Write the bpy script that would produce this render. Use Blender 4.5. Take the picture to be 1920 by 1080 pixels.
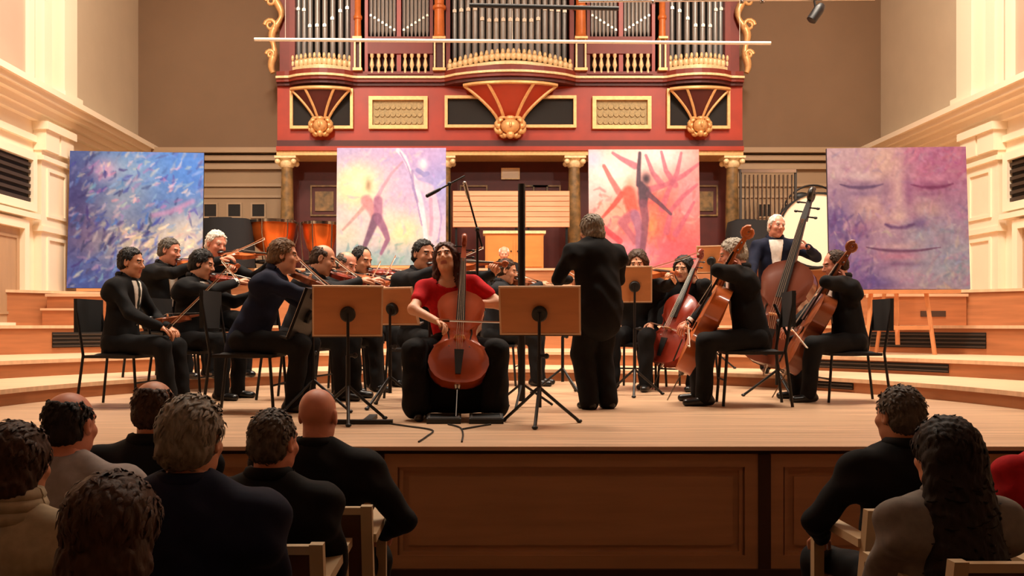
import bpy, bmesh, math, random
import numpy as np
from mathutils import Vector, Matrix, Quaternion
random.seed(4); rng = np.random.default_rng(4)
for o in list(bpy.data.objects): bpy.data.objects.remove(o)
C = bpy.context.scene.collection
PI = math.pi

# ------------------------------------------------------------------ camera, world, light
FPX, CX, CY, CAMZ = 1700.0, 894.0, 610.0, 0.69      # focal length in pixels, vanishing point, camera height above the stage
def P(px, py, k): return Vector(((px-CX)/k, FPX/k, CAMZ+(CY-py)/k))   # k = pixels per metre at that depth
cd = bpy.data.cameras.new('camera'); cam = bpy.data.objects.new('camera', cd); C.objects.link(cam)
cam.location = (0, 0, CAMZ); cam.rotation_euler = (PI/2, 0, 0)
cd.sensor_width = 36; cd.lens = 36*FPX/1920
cd.shift_x = (960-CX)/1920; cd.shift_y = (CY-540)/1920
cd.clip_start = .05; cd.clip_end = 100
bpy.context.scene.camera = cam
W = bpy.data.worlds.new('world'); bpy.context.scene.world = W; W.use_nodes = True
W.node_tree.nodes['Background'].inputs[0].default_value = (1, .8, .6, 1)
W.node_tree.nodes['Background'].inputs[1].default_value = .03
vs = bpy.context.scene.view_settings
vs.view_transform = 'Standard'; vs.look = 'None'; vs.gamma = 1; vs.exposure = 0.22; vs.use_curve_mapping = False
WARM = (1.0, .86, .70)
def aim(o, target):
    o.rotation_euler = (Vector(target)-o.location).to_track_quat('-Z', 'Y').to_euler()
def area(name, loc, target, size, power, col=WARM, spread=120):
    l = bpy.data.lights.new(name, 'AREA'); l.shape = 'RECTANGLE'; l.size, l.size_y = size
    l.energy = power; l.color = col; l.spread = math.radians(spread)
    o = bpy.data.objects.new(name, l); C.objects.link(o); o.location = loc; aim(o, target)
def spot(name, loc, target, deg, power, col=WARM, blend=.4, r=.12):
    l = bpy.data.lights.new(name, 'SPOT'); l.energy = power; l.color = col; l.spot_size = math.radians(deg)
    l.spot_blend = blend; l.shadow_soft_size = r
    o = bpy.data.objects.new(name, l); C.objects.link(o); o.location = loc; aim(o, target)
# stage lamps hung under the ceiling, above the platform and (narrow beams) above the stalls
area('stage_lamps_a', (-1.8, 9.0, 8.8), (-1.8, 9.4, 0), (3, .6), 235, spread=110)
area('stage_lamps_b', (2.9, 9.0, 8.8), (2.9, 9.4, 0), (3, .6), 235, spread=110)
area('stage_lamps_c', (.6, 12.4, 8.8), (.6, 12.6, 0), (8, .6), 235, spread=110)
spot('front_spot_a', (-4.0, 1.5, 8.6), (-1.8, 12.5, 1.6), 46, 1050, r=.25)
spot('front_spot_b', (5.2, 1.5, 8.6), (3.2, 12.5, 1.6), 46, 1050, r=.25)
spot('organ_spot_a', (-3.0, 7.0, 9.3), (-1.2, 17, 4.6), 60, 800, r=.25)
spot('organ_spot_b', (4.2, 7.0, 9.3), (2.4, 17, 4.6), 60, 800, r=.25)
area('wall_wash_a', (-3.2, 10.4, 9.3), (-6.7, 13.0, 3.2), (2.5, .5), 430, spread=140)
area('wall_wash_b', (4.5, 10.4, 9.3), (8.0, 13.0, 3.2), (2.5, .5), 430, spread=140)

area('stalls_fill', (.6, -1.0, 9.7), (.6, 1.5, 0), (9, 3), 26, spread=150)      # added weak fill above the stalls, lifts the dark stage front

# ------------------------------------------------------------------ materials
def lin(c):
    c = np.asarray(c, float)/255.0
    return np.where(c <= .04045, c/12.92, ((c+.055)/1.055)**2.4)
MATS = {}
def M(name, col, rough=.6, metal=0, var=0, scale=6, stretch=(1, 1, 1), bump=0, spec=.5, col2=None, coat=0):
    if name in MATS: return MATS[name]
    m = bpy.data.materials.new(name); m.use_nodes = True; nt = m.node_tree; b = nt.nodes['Principled BSDF']
    c = tuple(lin(col))+(1,)
    b.inputs['Base Color'].default_value = c; b.inputs['Roughness'].default_value = rough
    b.inputs['Metallic'].default_value = metal; b.inputs['Specular IOR Level'].default_value = spec
    b.inputs['Coat Weight'].default_value = coat
    if var or bump or col2 is not None:
        tc = nt.nodes.new('ShaderNodeTexCoord'); mp = nt.nodes.new('ShaderNodeMapping'); nz = nt.nodes.new('ShaderNodeTexNoise')
        mp.inputs['Scale'].default_value = stretch; nz.inputs['Scale'].default_value = scale; nz.inputs['Detail'].default_value = 5
        nt.links.new(tc.outputs['Object'], mp.inputs[0]); nt.links.new(mp.outputs[0], nz.inputs['Vector'])
        if var or col2 is not None:
            rp = nt.nodes.new('ShaderNodeValToRGB'); rp.color_ramp.elements[0].position = .32; rp.color_ramp.elements[1].position = .68
            l = np.array(c[:3])
            a = l*(1-var); d = np.clip(l*(1+var), 0, 1)
            if col2 is not None: a, d = l, lin(col2)
            rp.color_ramp.elements[0].color = tuple(a)+(1,); rp.color_ramp.elements[1].color = tuple(d)+(1,)
            nt.links.new(nz.outputs[0], rp.inputs[0]); nt.links.new(rp.outputs[0], b.inputs['Base Color'])
        if bump:
            bp = nt.nodes.new('ShaderNodeBump'); bp.inputs['Strength'].default_value = bump; bp.inputs['Distance'].default_value = .01
            nt.links.new(nz.outputs[0], bp.inputs['Height']); nt.links.new(bp.outputs[0], b.inputs['Normal'])
    MATS[name] = m; return m
def MV(name, rough=.55):                                   # painted surface: colour from a colour attribute
    m = bpy.data.materials.new(name); m.use_nodes = True; nt = m.node_tree; b = nt.nodes['Principled BSDF']
    a = nt.nodes.new('ShaderNodeVertexColor'); a.layer_name = 'paint'
    nt.links.new(a.outputs[0], b.inputs['Base Color']); b.inputs['Roughness'].default_value = rough
    return m
m_floor = M('stage_boards', (186, 150, 118), .42, var=.26, scale=2.2, stretch=(.35, 9, 1), bump=.05)
m_tread = M('pale_tread_wood', (218, 178, 142), .45, var=.12, scale=3, stretch=(.5, 6, 1))
m_riser = M('orange_riser_wood', (172, 108, 66), .5, var=.14, scale=3, stretch=(.5, .5, 7))
m_boxwood = M('step_box_wood', (172, 104, 62), .5, var=.14, scale=3, stretch=(.5, .5, 8))
m_front = M('stage_front_wood', (190, 140, 98), .55, var=.1, scale=2.5, stretch=(.6, 1, 6))
m_post = M('dark_post_wood', (62, 38, 24), .6, var=.1)
m_hall = M('hall_parquet', (74, 48, 32), .5, var=.2, scale=5)
m_cream = M('cream_wall_paint', (242, 224, 198), .6, var=.02, scale=3)
m_creamtrim = M('cream_moulding', (248, 232, 206), .5)
m_upper = M('upper_beige_wall', (196, 178, 152), .7, var=.03, scale=2)
m_pinkish = M('rosy_beige_wall', (204, 166, 146), .7, var=.03, scale=2)
m_back = M('taupe_back_wall', (126, 97, 71), .75, var=.03, scale=1.5)
m_backlow = M('tan_back_wall', (156, 128, 98), .7, var=.03, scale=2)
m_backtrim = M('tan_back_moulding', (168, 140, 110), .6)
m_ceil = M('ceiling_plaster', (200, 184, 160), .8)
m_dark = M('dark_recess', (26, 20, 16), .8)
m_slat = M('brown_slat', (58, 44, 32), .6)
m_doorw = M('door_beige_wood', (176, 142, 108), .55, var=.06, scale=3, stretch=(3, 3, .5))
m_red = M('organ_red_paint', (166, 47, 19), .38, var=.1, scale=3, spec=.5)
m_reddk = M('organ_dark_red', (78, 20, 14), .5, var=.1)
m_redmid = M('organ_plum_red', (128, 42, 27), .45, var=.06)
m_gold = M('organ_gold_leaf', (230, 178, 118), .38, metal=.35, var=.12, scale=18)
m_goldpale = M('organ_pale_gold', (246, 214, 164), .45, metal=.15, var=.15, scale=25)
m_goldor = M('organ_orange_column', (214, 118, 54), .4, metal=.1, var=.1, scale=8)
m_lattice = M('carved_grey_gold', (176, 152, 104), .55, var=.2, scale=40)
m_pipe = M('tin_pipe', (150, 146, 142), .36, metal=.45, var=.06, scale=3)
m_pipelip = M('pipe_mouth', (240, 226, 206), .35, metal=.3)
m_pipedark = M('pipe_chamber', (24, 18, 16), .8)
m_marble = M('organ_marbled_column', (150, 112, 66), .4, col2=(92, 74, 46), scale=9)
m_black = M('black_metal', (20, 19, 20), .45, metal=.2)
m_blackp = M('black_plastic', (17, 17, 18), .5)
m_chrome = M('chrome', (190, 186, 180), .2, metal=1)
m_deskwood = M('beech_desk', (196, 126, 74), .45, var=.07, scale=3, stretch=(1, 1, 5))
m_paper = M('paper', (240, 228, 208), .7)
m_white = M('white_enamel', (238, 230, 214), .45)
m_chairw = M('pale_chair_wood', (196, 170, 132), .5, var=.06)
m_chairp = M('brown_chair_panel', (92, 56, 34), .55, var=.1)
m_easel = M('easel_pine', (214, 146, 96), .5, var=.08)
m_copper = M('copper_kettle', (226, 112, 46), .28, metal=.75, var=.06)
m_skinhd = M('drum_skin', (236, 220, 196), .6)
m_screen = M('pale_panel_wood', (226, 166, 128), .5, var=.14, scale=2, stretch=(.4, 1, 14))
m_cab = M('cabinet_orange_wood', (214, 132, 62), .5, var=.08, scale=3, stretch=(1, 1, 4))
m_sign = M('sign_white', (240, 226, 204), .5)
m_velvet = M('grey_cover_cloth', (70, 64, 60), .9)

# ------------------------------------------------------------------ mesh helpers
class MB:
    def __init__(s): s.v = []; s.f = []; s.mi = []
    def add(s, vs, fs, mi=0):
        o = len(s.v); s.v += [tuple(v) for v in vs]; s.f += [tuple(i+o for i in f) for f in fs]; s.mi += [mi]*len(fs); return s
    def box(s, lo, hi, mi=0, mat=None):
        x0, y0, z0 = lo; x1, y1, z1 = hi
        vs = [(x, y, z) for z in (z0, z1) for y in (y0, y1) for x in (x0, x1)]
        if mat: vs = [mat @ Vector(v) for v in vs]
        return s.add(vs, [(0, 2, 3, 1), (4, 5, 7, 6), (0, 1, 5, 4), (2, 6, 7, 3), (0, 4, 6, 2), (1, 3, 7, 5)], mi)
    def tube(s, pts, rad, n=8, mi=0, flat=1.0, side=None):
        pts = [Vector(p) for p in pts]; m = len(pts)
        if not hasattr(rad, '__len__'): rad = [rad]*m
        t0 = (pts[1]-pts[0]).normalized()
        up = Vector(side) if side else (Vector((0, 0, 1)) if abs(t0.z) < .9 else Vector((1, 0, 0)))
        vs = []
        for i in range(m):
            t = (pts[min(i+1, m-1)]-pts[max(i-1, 0)]).normalized()
            u = up-t*up.dot(t)
            u = u.normalized() if u.length > 1e-6 else t.orthogonal().normalized()
            w = t.cross(u); up = u
            for j in range(n):
                a = 2*PI*j/n; vs.append(pts[i]+(u*math.cos(a)*flat+w*math.sin(a))*rad[i])
        fs = [(i*n+j, i*n+(j+1) % n, (i+1)*n+(j+1) % n, (i+1)*n+j) for i in range(m-1) for j in range(n)]
        fs += [tuple(range(n-1, -1, -1)), tuple((m-1)*n+j for j in range(n))]
        return s.add(vs, fs, mi)
    def lathe(s, prof, n=16, c=(0, 0, 0), mi=0, sx=1, sy=1, a0=0, a1=2*PI, caps=True):
        full = abs(a1-a0-2*PI) < 1e-6; k = n if full else n+1
        vs = [(c[0]+r*math.cos(a0+(a1-a0)*j/n)*sx, c[1]+r*math.sin(a0+(a1-a0)*j/n)*sy, c[2]+z) for r, z in prof for j in range(k)]
        fs = [(i*k+j, i*k+(j+1) % k, (i+1)*k+(j+1) % k, (i+1)*k+j) for i in range(len(prof)-1) for j in range(n)]
        if full and caps:
            fs += [tuple(range(k-1, -1, -1)), tuple((len(prof)-1)*k+j for j in range(k))]
        return s.add(vs, fs, mi)
    def prism(s, poly, d, mi=0, fr=None):                 # polygon (a,b) in the frame fr=(origin, A, B, N), thickness d along N
        o, A, B, N = fr if fr else (Vector(), Vector((1, 0, 0)), Vector((0, 0, 1)), Vector((0, -1, 0)))
        n = len(poly); vs = [o+A*a+B*b for a, b in poly]+[o+A*a+B*b+N*d for a, b in poly]
        fs = [tuple(range(n-1, -1, -1)), tuple(range(n, 2*n))]+[(i, (i+1) % n, n+(i+1) % n, n+i) for i in range(n)]
        return s.add(vs, fs, mi)
    def ball(s, c, r, n=10, mi=0):
        c = Vector(c); r = r if hasattr(r, '__len__') else (r, r, r)
        vs = []; fs = []; m = n//2+1
        for i in range(m+1):
            th = PI*i/m
            for j in range(n):
                a = 2*PI*j/n; vs.append((c.x+r[0]*math.sin(th)*math.cos(a), c.y+r[1]*math.sin(th)*math.sin(a), c.z+r[2]*math.cos(th)))
        fs = [(i*n+j, (i+1)*n+j, (i+1)*n+(j+1) % n, i*n+(j+1) % n) for i in range(m) for j in range(n)]
        return s.add(vs, fs, mi)
    def mesh(s, name, mats, smooth=None):
        me = bpy.data.meshes.new(name); me.from_pydata(s.v, [], s.f)
        for m in (mats if isinstance(mats, (list, tuple)) else [mats]): me.materials.append(m)
        me.polygons.foreach_set('material_index', s.mi)
        bm = bmesh.new(); bm.from_mesh(me); bmesh.ops.remove_doubles(bm, verts=bm.verts, dist=1e-6)
        bmesh.ops.recalc_face_normals(bm, faces=bm.faces); bm.to_mesh(me); bm.free()
        if smooth:
            me.polygons.foreach_set('use_smooth', [True]*len(me.polygons)); me.set_sharp_from_angle(angle=math.radians(smooth))
        me.update(); return me
    def build(s, name, mats, parent=None, smooth=None, **tags):
        return link(name, s.mesh(name, mats, smooth), parent, **tags)
def link(name, me, parent=None, label=None, cat=None, group=None, kind=None, loc=None):
    o = bpy.data.objects.new(name, me); C.objects.link(o)
    if parent: o.parent = parent
    if loc is not None: o.location = loc
    if label: o['label'] = label
    if cat: o['category'] = cat
    if group: o['group'] = group
    if kind: o['kind'] = kind
    return o
def empty(name, loc=(0, 0, 0), rz=0, label=None, cat=None, group=None, kind=None):
    o = link(name, None, None, label, cat, group, kind, loc); o.rotation_euler = (0, 0, rz); o.empty_display_size = .1; return o
def copy_tree(o, parent=None):
    c = o.copy(); C.objects.link(c); c.parent = parent
    for ch in list(o.children): copy_tree(ch, c)
    return c
def frame_pts(x0, x1, z0, z1, w):                          # four mitred bars of a rectangular frame
    return [[(x0, z0), (x1, z0), (x1-w, z0+w), (x0+w, z0+w)], [(x1, z0), (x1, z1), (x1-w, z1-w), (x1-w, z0+w)],
            [(x1, z1), (x0, z1), (x0+w, z1-w), (x1-w, z1-w)], [(x0, z1), (x0, z0), (x0+w, z0+w), (x0+w, z1-w)]]
def frame_on(mb, fr, x0, x1, z0, z1, w, d, mi=0):
    for q in frame_pts(x0, x1, z0, z1, w): mb.prism(q, d, mi, fr)

# ------------------------------------------------------------------ hall shell
XL, XR, YB, AX = -6.72, 8.02, 18.0, .55
YE = 5.15                                                  # stage front edge
HF = -.75                                                  # hall floor
TOP = 10.0
MB().box((XL-.3, -6, HF-.2), (XR+.3, YE+.3, HF)).build('floor', m_hall, kind='structure', label='dark parquet floor of the audience hall')
MB().box((XL-.3, -6, TOP), (XR+.3, YB+.3, TOP+.2)).build('ceiling', m_ceil, kind='structure')
MB().box((XL-.3, -6.3, HF), (XR+.3, -6, TOP)).build('wall_rear', m_upper, kind='structure')
CZ0, CZ1 = 3.78, 4.23
def side_wall(name, X, sgn):                               # sgn: inward direction along x
    w = MB(); w.box((min(X, X-sgn*.3), -6, HF), (max(X, X-sgn*.3), YB+.3, CZ0)); w = w.build(name, m_cream, kind='structure')
    def bx(y0, y1, z0, z1, d, nm, mat): return MB().box((min(X, X+sgn*d), y0, z0), (max(X, X+sgn*d), y1, z1)).build(nm, mat, w)
    MB().box((min(X, X-sgn*.3), 14.2, CZ1-.1), (max(X, X-sgn*.3), YB+.3, TOP)).build('upper_panel', m_upper, w)
    MB().box((min(X, X-sgn*.3), -6, CZ1-.1), (max(X, X-sgn*.3), 14.2, TOP)).build('upper_panel', m_pinkish, w)
    # cornice: stepped profile
    for z0, z1, d in ((CZ0-.32, CZ0-.22, .06), (CZ0, CZ0+.1, .10), (CZ0+.1, CZ0+.2, .17), (CZ0+.2, CZ0+.27, .28), (CZ0+.27, CZ0+.36, .34), (CZ0+.36, CZ1, .40)):
        bx(-6, YB, z0, z1, d, 'cornice', m_creamtrim)
    # upper pilaster: three vertical strips
    for y0, y1, d in ((13.5, 13.66, .06), (13.8, 14.05, .14), (14.3, 14.75, .22)):
        bx(y0, y1, CZ1-.05, TOP, d, 'upper_pilaster', m_creamtrim)
    bx(14.22, 14.85, CZ1-.05, CZ1+.14, .27, 'upper_pilaster', m_creamtrim)
    # lower pilasters with capital, raised panels
    for y0 in (13.75, 9.4):
        bx(y0, y0+.95, .69, CZ0-.3, .12, 'pilaster', m_cream)
        for zz0, zz1 in ((.85, 2.05), (2.35, 3.1)): 
            b = MB(); fr = (Vector((X+sgn*.12, 0, 0)), Vector((0, 1, 0)), Vector((0, 0, 1)), Vector((sgn, 0, 0)))
            frame_on(b, fr, y0+.16, y0+.79, zz0, zz1, .05, .025); b.build('panel_moulding', m_creamtrim, w)
        bx(y0-.04, y0+.99, 2.12, 2.2, .16, 'band', m_creamtrim)
        bx(y0-.04, y0+.99, 3.2, 3.27, .17, 'band', m_creamtrim)
        bx(y0+.03, y0+.9, CZ0-.4, CZ0-.01, .17, 'capital', m_creamtrim)
        for q in (0, .5): bx(y0+q-.02, y0+q+.42, CZ0-.43, CZ0-.02, .2, 'capital', m_creamtrim); bx(y0+q-.05, y0+q+.45, CZ0-.12, CZ0, .24, 'capital', m_creamtrim)
    # louvred opening with frame
    v = MB(); fr = (Vector((X, 0, 0)), Vector((0, 1, 0)), Vector((0, 0, 1)), Vector((sgn, 0, 0)))
    frame_on(v, fr, 11.3, 13.68, 2.4, 3.28, .12, .09); v.build('opening_frame', m_creamtrim, w)
    v = bx(11.42, 13.56, 2.52, 3.16, .012, 'louvre', m_dark)
    for i in range(6): MB().box((min(X+sgn*.01, X+sgn*.05), 11.42, 2.54+i*.105), (max(X+sgn*.01, X+sgn*.05), 13.56, 2.59+i*.105)).build('slat', m_slat, v)
    bx(11.0, 13.7, 2.28, 2.36, .14, 'band', m_creamtrim)
    # doorway under the louvre
    b = MB(); frame_on(b, fr, 11.7, 13.42, .6, 2.24, .13, .10); b.build('door_frame', m_creamtrim, w)
    d = bx(11.83, 13.29, .69, 2.12, .02, 'door', m_doorw)
    for y0, y1 in ((11.9, 12.5), (12.6, 13.22)):
        b = MB(); frame_on(b, (Vector((X+sgn*.02, 0, 0)),)+fr[1:], y0, y1, .85, 2.0, .04, .015); b.build('door_panel', m_doorw, d)
    b = bx(15.1, 17.6, 2.0, 2.06, .05, 'band', m_creamtrim)
    return w
side_wall('wall_left', XL, 1); side_wall('wall_right', XR, -1)
wb = MB().box((XL-.3, YB, -.5), (XR+.3, YB+.3, CZ0)).build('wall_back', m_backlow, kind='structure')
MB().box((XL-.3, YB, CZ0), (XR+.3, YB+.3, TOP)).build('upper_panel', m_back, wb)
for z0, z1, d in ((CZ0-.34, CZ0-.28, .04), (CZ0, CZ0+.12, .08), (CZ0+.16, CZ0+.26, .16), (CZ0+.3, CZ0+.4, .24)):
    MB().box((XL, YB-d, z0), (XR, YB, z1)).build('cornice', m_backtrim, wb)
MB().box((XL, YB-.03, 3.22), (XR, YB, 3.27)).build('cornice', m_backtrim, wb)
for row, zc in enumerate((3.27-.02-.28, 2.55)):            # small square openings
    for px in (348, 395, 440, 485, 1432, 1477, 1522, 1567, 1612):
        x = (px-CX)/94.4
        h = MB().box((x-.12, YB-.012, zc-.12), (x+.12, YB, zc+.12)).build('square_opening', m_dark, wb)
        b = MB(); frame_on(b, (Vector((0, YB, 0)), Vector((1, 0, 0)), Vector((0, 0, 1)), Vector((0, -1, 0))), x-.15, x+.15, zc-.15, zc+.15, .03, .025)
        b.build('opening_frame', m_backtrim, h)

# ------------------------------------------------------------------ stage
st = MB().box((XL, YE, -.022), (XR, YB, 0)).build('stage', m_floor, kind='structure', label='pale boarded concert stage with panelled wooden front')
MB().box((XL, YE-.012, -.02), (XR, YE, .003)).build('nosing', m_tread, st); MB().box((XL, YE+.045, -.05), (XR, YE+.09, -.022)).build('shadow_strip', m_post, st)  # second box: dark strip coloured in as the shade under the stage edge
MB().box((XL, YE+.06, HF), (XR, YE+.1, -.03)).build('front_board', m_front, st)
MB().box((XL, YE-.0, HF), (XR, YE+.09, HF+.05)).build('skirting', m_post, st)
pw = 2.205
for i in range(-3, 4):
    xc = AX-.01+i*pw
    if xc-pw/2 < XL-1 or xc+pw/2 > XR+1: continue
    x0, x1 = max(xc-pw/2+.035, XL), min(xc+pw/2-.035, XR)
    fr = (Vector((0, YE+.06, 0)), Vector((1, 0, 0)), Vector((0, 0, 1)), Vector((0, -1, 0)))
    pn = MB(); frame_on(pn, fr, x0, x1, HF+.05, -.045, .075, .03); pn = pn.build('front_panel', m_front, st)
    b = MB(); frame_on(b, fr, x0+.085, x1-.085, HF+.125, -.12, .02, .018); b.build('panel_moulding', m_front, pn)
    MB().box((x0+.14, YE+.045, HF+.18), (x1-.14, YE+.06, -.175)).build('raised_field', m_front, pn)
    if xc-pw/2 > XL: MB().box((xc-pw/2-.035, YE+.02, HF), (xc-pw/2+.035, YE+.07, -.045)).build('front_post', m_post, st)
ACX, ACY = .2, 7.0
def arc(R, n=72):
    pts = []
    if ACX-R > XL: pts.append((ACX-R, YE+.1))
    if ACX+R < XR: pass
    for i in range(n+1):
        a = PI-PI*i/n; x, y = ACX+R*math.cos(a), ACY+R*math.sin(a)
        pts.append((x, y))
    if ACX+R < XR: pts.append((ACX+R, YE+.1))
    out = []
    for (x0, y0), (x1, y1) in zip(pts, pts[1:]):           # clip to the walls
        for x, y, ox, oy in ((x0, y0, x1, y1), (x1, y1, x0, y0)):
            if XL <= x <= XR: q = (x, y)
            elif XL <= ox <= XR:
                e = XL if x < XL else XR; t = (e-x)/(ox-x); q = (e, y+(oy-y)*t)
            else: continue
            if not out or abs(out[-1][0]-q[0])+abs(out[-1][1]-q[1]) > 1e-6: out.append(q)
    # remove exact duplicates while keeping order along x
    seen = set(); res = []
    for q in out:
        kq = (round(q[0], 4), round(q[1], 4))
        if kq not in seen: seen.add(kq); res.append(q)
    return res
def outer(q):
    x, y = q; dx, dy = x-ACX, y-ACY
    if y <= ACY+.01: return (XL if dx < 0 else XR, y)
    t = 1e9
    if dx < -1e-6: t = min(t, (XL-ACX)/dx)
    if dx > 1e-6: t = min(t, (XR-ACX)/dx)
    t = min(t, (YB-ACY)/dy)
    return (ACX+dx*t, ACY+dy*t)
LEV = [(4.3, 0, .145), (5.55, .145, .325), (7.4, .325, .69), (9.1, .69, 1.2)]
def angle_at(R, px):
    best = None
    for i in range(2001):
        a = PI*i/2000; x, y = ACX+R*math.cos(a), ACY+R*math.sin(a)
        e = abs(CX+FPX*x/y-px)
        if best is None or e < best[0]: best = (e, a)
    return best[1]
def arc_strip(mb, R, a0, a1, z0, z1, d, n=24):
    vs = []; fs = []
    for i in range(n+1):
        a = a0+(a1-a0)*i/n
        for r in (R, R-d):
            for z in (z0, z1): vs.append((ACX+r*math.cos(a), ACY+r*math.sin(a), z))
    for i in range(n):
        b = i*4; c = b+4
        fs += [(b+2, c+2, c+3, b+3), (b+3, c+3, c+1, b+1), (b, b+2, c+2, c)][:3]
    fs += [(0, 1, 3, 2), (n*4, n*4+2, n*4+3, n*4+1)]
    mb.add(vs, fs)
for li, (R, z0, z1) in enumerate(LEV):
    root = empty('stage_riser', (0, 0, 0), kind='structure'); root['label'] = ['lowest', 'second', 'third', 'topmost'][li]+' curved wooden step of the stage'
    A = arc(R); B = [outer(q) for q in A]; n = len(A)
    f = MB(); f.add([(x, y, z0-.01) for x, y in A]+[(x, y, z1-.035) for x, y in A], [(i, i+1, n+i+1, n+i) for i in range(n-1)])
    f.build('riser_face', m_riser, root)
    Ao = []
    for x, y in A:
        dx, dy = x-ACX, y-ACY
        L = math.hypot(dx, max(dy, 0)) or 1; s = .025/L
        Ao.append((min(max(x-dx*s, XL), XR), y-max(dy, 0)*s))
    t = MB(); vs = [(x, y, z1) for x, y in Ao]+[(x, y, z1) for x, y in B]+[(x, y, z1-.04) for x, y in Ao]+[(x, y, z1-.04) for x, y in B]
    corners = [(XL, YB), (XR, YB)]
    fs = []
    for i in range(n-1):
        fs += [(i, i+1, n+i+1, n+i), (2*n+i, 2*n+i+1, i+1, i)]
        (x0, y0), (x1, y1) = B[i], B[i+1]
        if abs(x0-x1) > 1e-5 and abs(y0-y1) > 1e-5:        # fill the room corner
            c = (XL if x0 < 0 else XR, YB); vs.append((c[0], c[1], z1)); fs.append((n+i, n+i+1, len(vs)-1))
    t.add(vs, fs); t.build('tread', m_tread, root)
    def vent(px0, px1, za, zb):
        a0, a1 = angle_at(R, px0), angle_at(R, px1)
        v = MB(); arc_strip(v, R, a0, a1, za, zb, .012); v = v.build('vent_grille', m_dark, root)
        k = max(2, int((zb-za)/.045))
        for j in range(k):
            s = MB(); zz = za+(zb-za)*(j+.25)/k; arc_strip(s, R-.010, a0, a1, zz, zz+(zb-za)*.35/k, .014); s.build('slat', m_slat, v)
    if li == 2: vent(98, 300, .40, .60); vent(1560, 1850, .40, .60)
    if li == 1: vent(1500, 1780, .18, .27)
    if li == 0: vent(1480, 1600, .03, .10)
bk = empty('rear_platform', (0, 0, 0), kind='structure'); bk['label'] = 'straight wooden platform for percussion under the organ'
zx0, zx1, zy = (375-CX)/104.0, (1560-CX)/104.0, 16.05
MB().box((zx0, zy, 1.2), (zx1, YB, 1.66)).build('platform_face', m_riser, bk)
MB().box((zx0-.03, zy-.03, 1.66), (zx1+.03, YB, 1.70)).build('tread', m_tread, bk)

# ------------------------------------------------------------------ organ
OY = 17.0; OX = .62
organ = empty('pipe_organ', (OX, OY, 1.7), label='red and gold pipe organ with carved case on columns behind the stage', cat='organ')
def oz(py): return CAMZ+(CY-py)/100.0-1.7
def ox(px): return (px-956)/100.0
OFR = (Vector((0, 0, 0)), Vector((1, 0, 0)), Vector((0, 0, 1)), Vector((0, -1, 0)))
def plan():                                                # front outline of the case: side towers and centre bulge forward
    pts = [(-4.36, 0), (-4.2, -.02)]
    def bulge(x0, x1, d, n=8):
        return [(x0+(x1-x0)*i/n, -d*(math.sin(PI*i/n)**.7 if 0 < i < n else 0)-.02) for i in range(n+1)]
    pts += bulge(-4.12, -2.92, .22)+[(-2.85, -.0), (-1.3, -.0)]+bulge(-1.22, 1.22, .42, 12)+[(1.3, -.0), (2.85, -.0)]+bulge(2.92, 4.12, .22)
    return pts+[(4.2, -.02), (4.36, 0)]
PLAN = plan()
def front_y(x):
    for (x0, y0), (x1, y1) in zip(PLAN, PLAN[1:]):
        if x0 <= x <= x1: return y0+(y1-y0)*(x-x0)/(x1-x0+1e-9)
    return 0
def plan_band(z0, z1, off, name, mat, flat=False):
    pts = [(x*(1+off*.004), (0 if flat else y)-off) for x, y in PLAN]
    poly = pts+[(pts[-1][0], .9), (pts[0][0], .9)]
    n = len(poly); b = MB()
    b.add([(x, y, z0) for x, y in poly]+[(x, y, z1) for x, y in poly],
          [tuple(range(n)), tuple(range(n, 2*n))]+[(i, (i+1) % n, n+(i+1) % n, n+i) for i in range(n)])
    return b.build(name, mat, organ)
plan_band(oz(265), oz(162), 0, 'case_frieze', m_red, True)
plan_band(oz(292), oz(284), .06, 'lower_cornice', m_gold, True)
plan_band(oz(284), oz(276), .10, 'lower_cornice', m_red, True); plan_band(oz(276), oz(264), .05, 'lower_cornice', m_reddk, True)
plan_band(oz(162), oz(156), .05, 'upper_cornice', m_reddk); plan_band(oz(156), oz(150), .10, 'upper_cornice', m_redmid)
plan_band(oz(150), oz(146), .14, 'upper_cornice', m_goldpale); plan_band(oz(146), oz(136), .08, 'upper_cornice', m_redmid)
# back of the pipe chamber, side posts
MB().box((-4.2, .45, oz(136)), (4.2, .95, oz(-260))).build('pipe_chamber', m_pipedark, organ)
MB().box((-4.36, .2, oz(136)), (-4.06, .95, oz(-260))).build('case_side', m_redmid, organ)
MB().box((4.06, .2, oz(136)), (4.36, .95, oz(-260))).build('case_side', m_redmid, organ)
def mirror(f):
    for s in (-1, 1): f(s)
def post(x0, x1, z0, z1, y, d, nm, mat):
    MB().box((min(x0, x1), y, z0), (max(x0, x1), y+d, z1)).build(nm, mat, organ)
TZ = oz(-260)
def pipe(x, y, r, z0, zm, ztop, mb_n=12):
    b = MB(); b.lathe([(r*.45, z0), (r, z0+.12), (r, zm), (r, ztop)], mb_n, (x, y, 0)); p = b.build('pipe', m_pipe, organ, smooth=40)
    q = MB(); h = max(.05, r*1.3)
    q.prism([(-r*.62, -h*.45), (r*.62, -h*.45), (r*.62, h*.2), (0, h*.55), (-r*.62, h*.2)], .012, 0, (Vector((x, y-r-.001, zm)), Vector((1, 0, 0)), Vector((0, 0, 1)), Vector((0, -1, 0))))
    q.build('pipe_mouth', m_pipelip, p)
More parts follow.
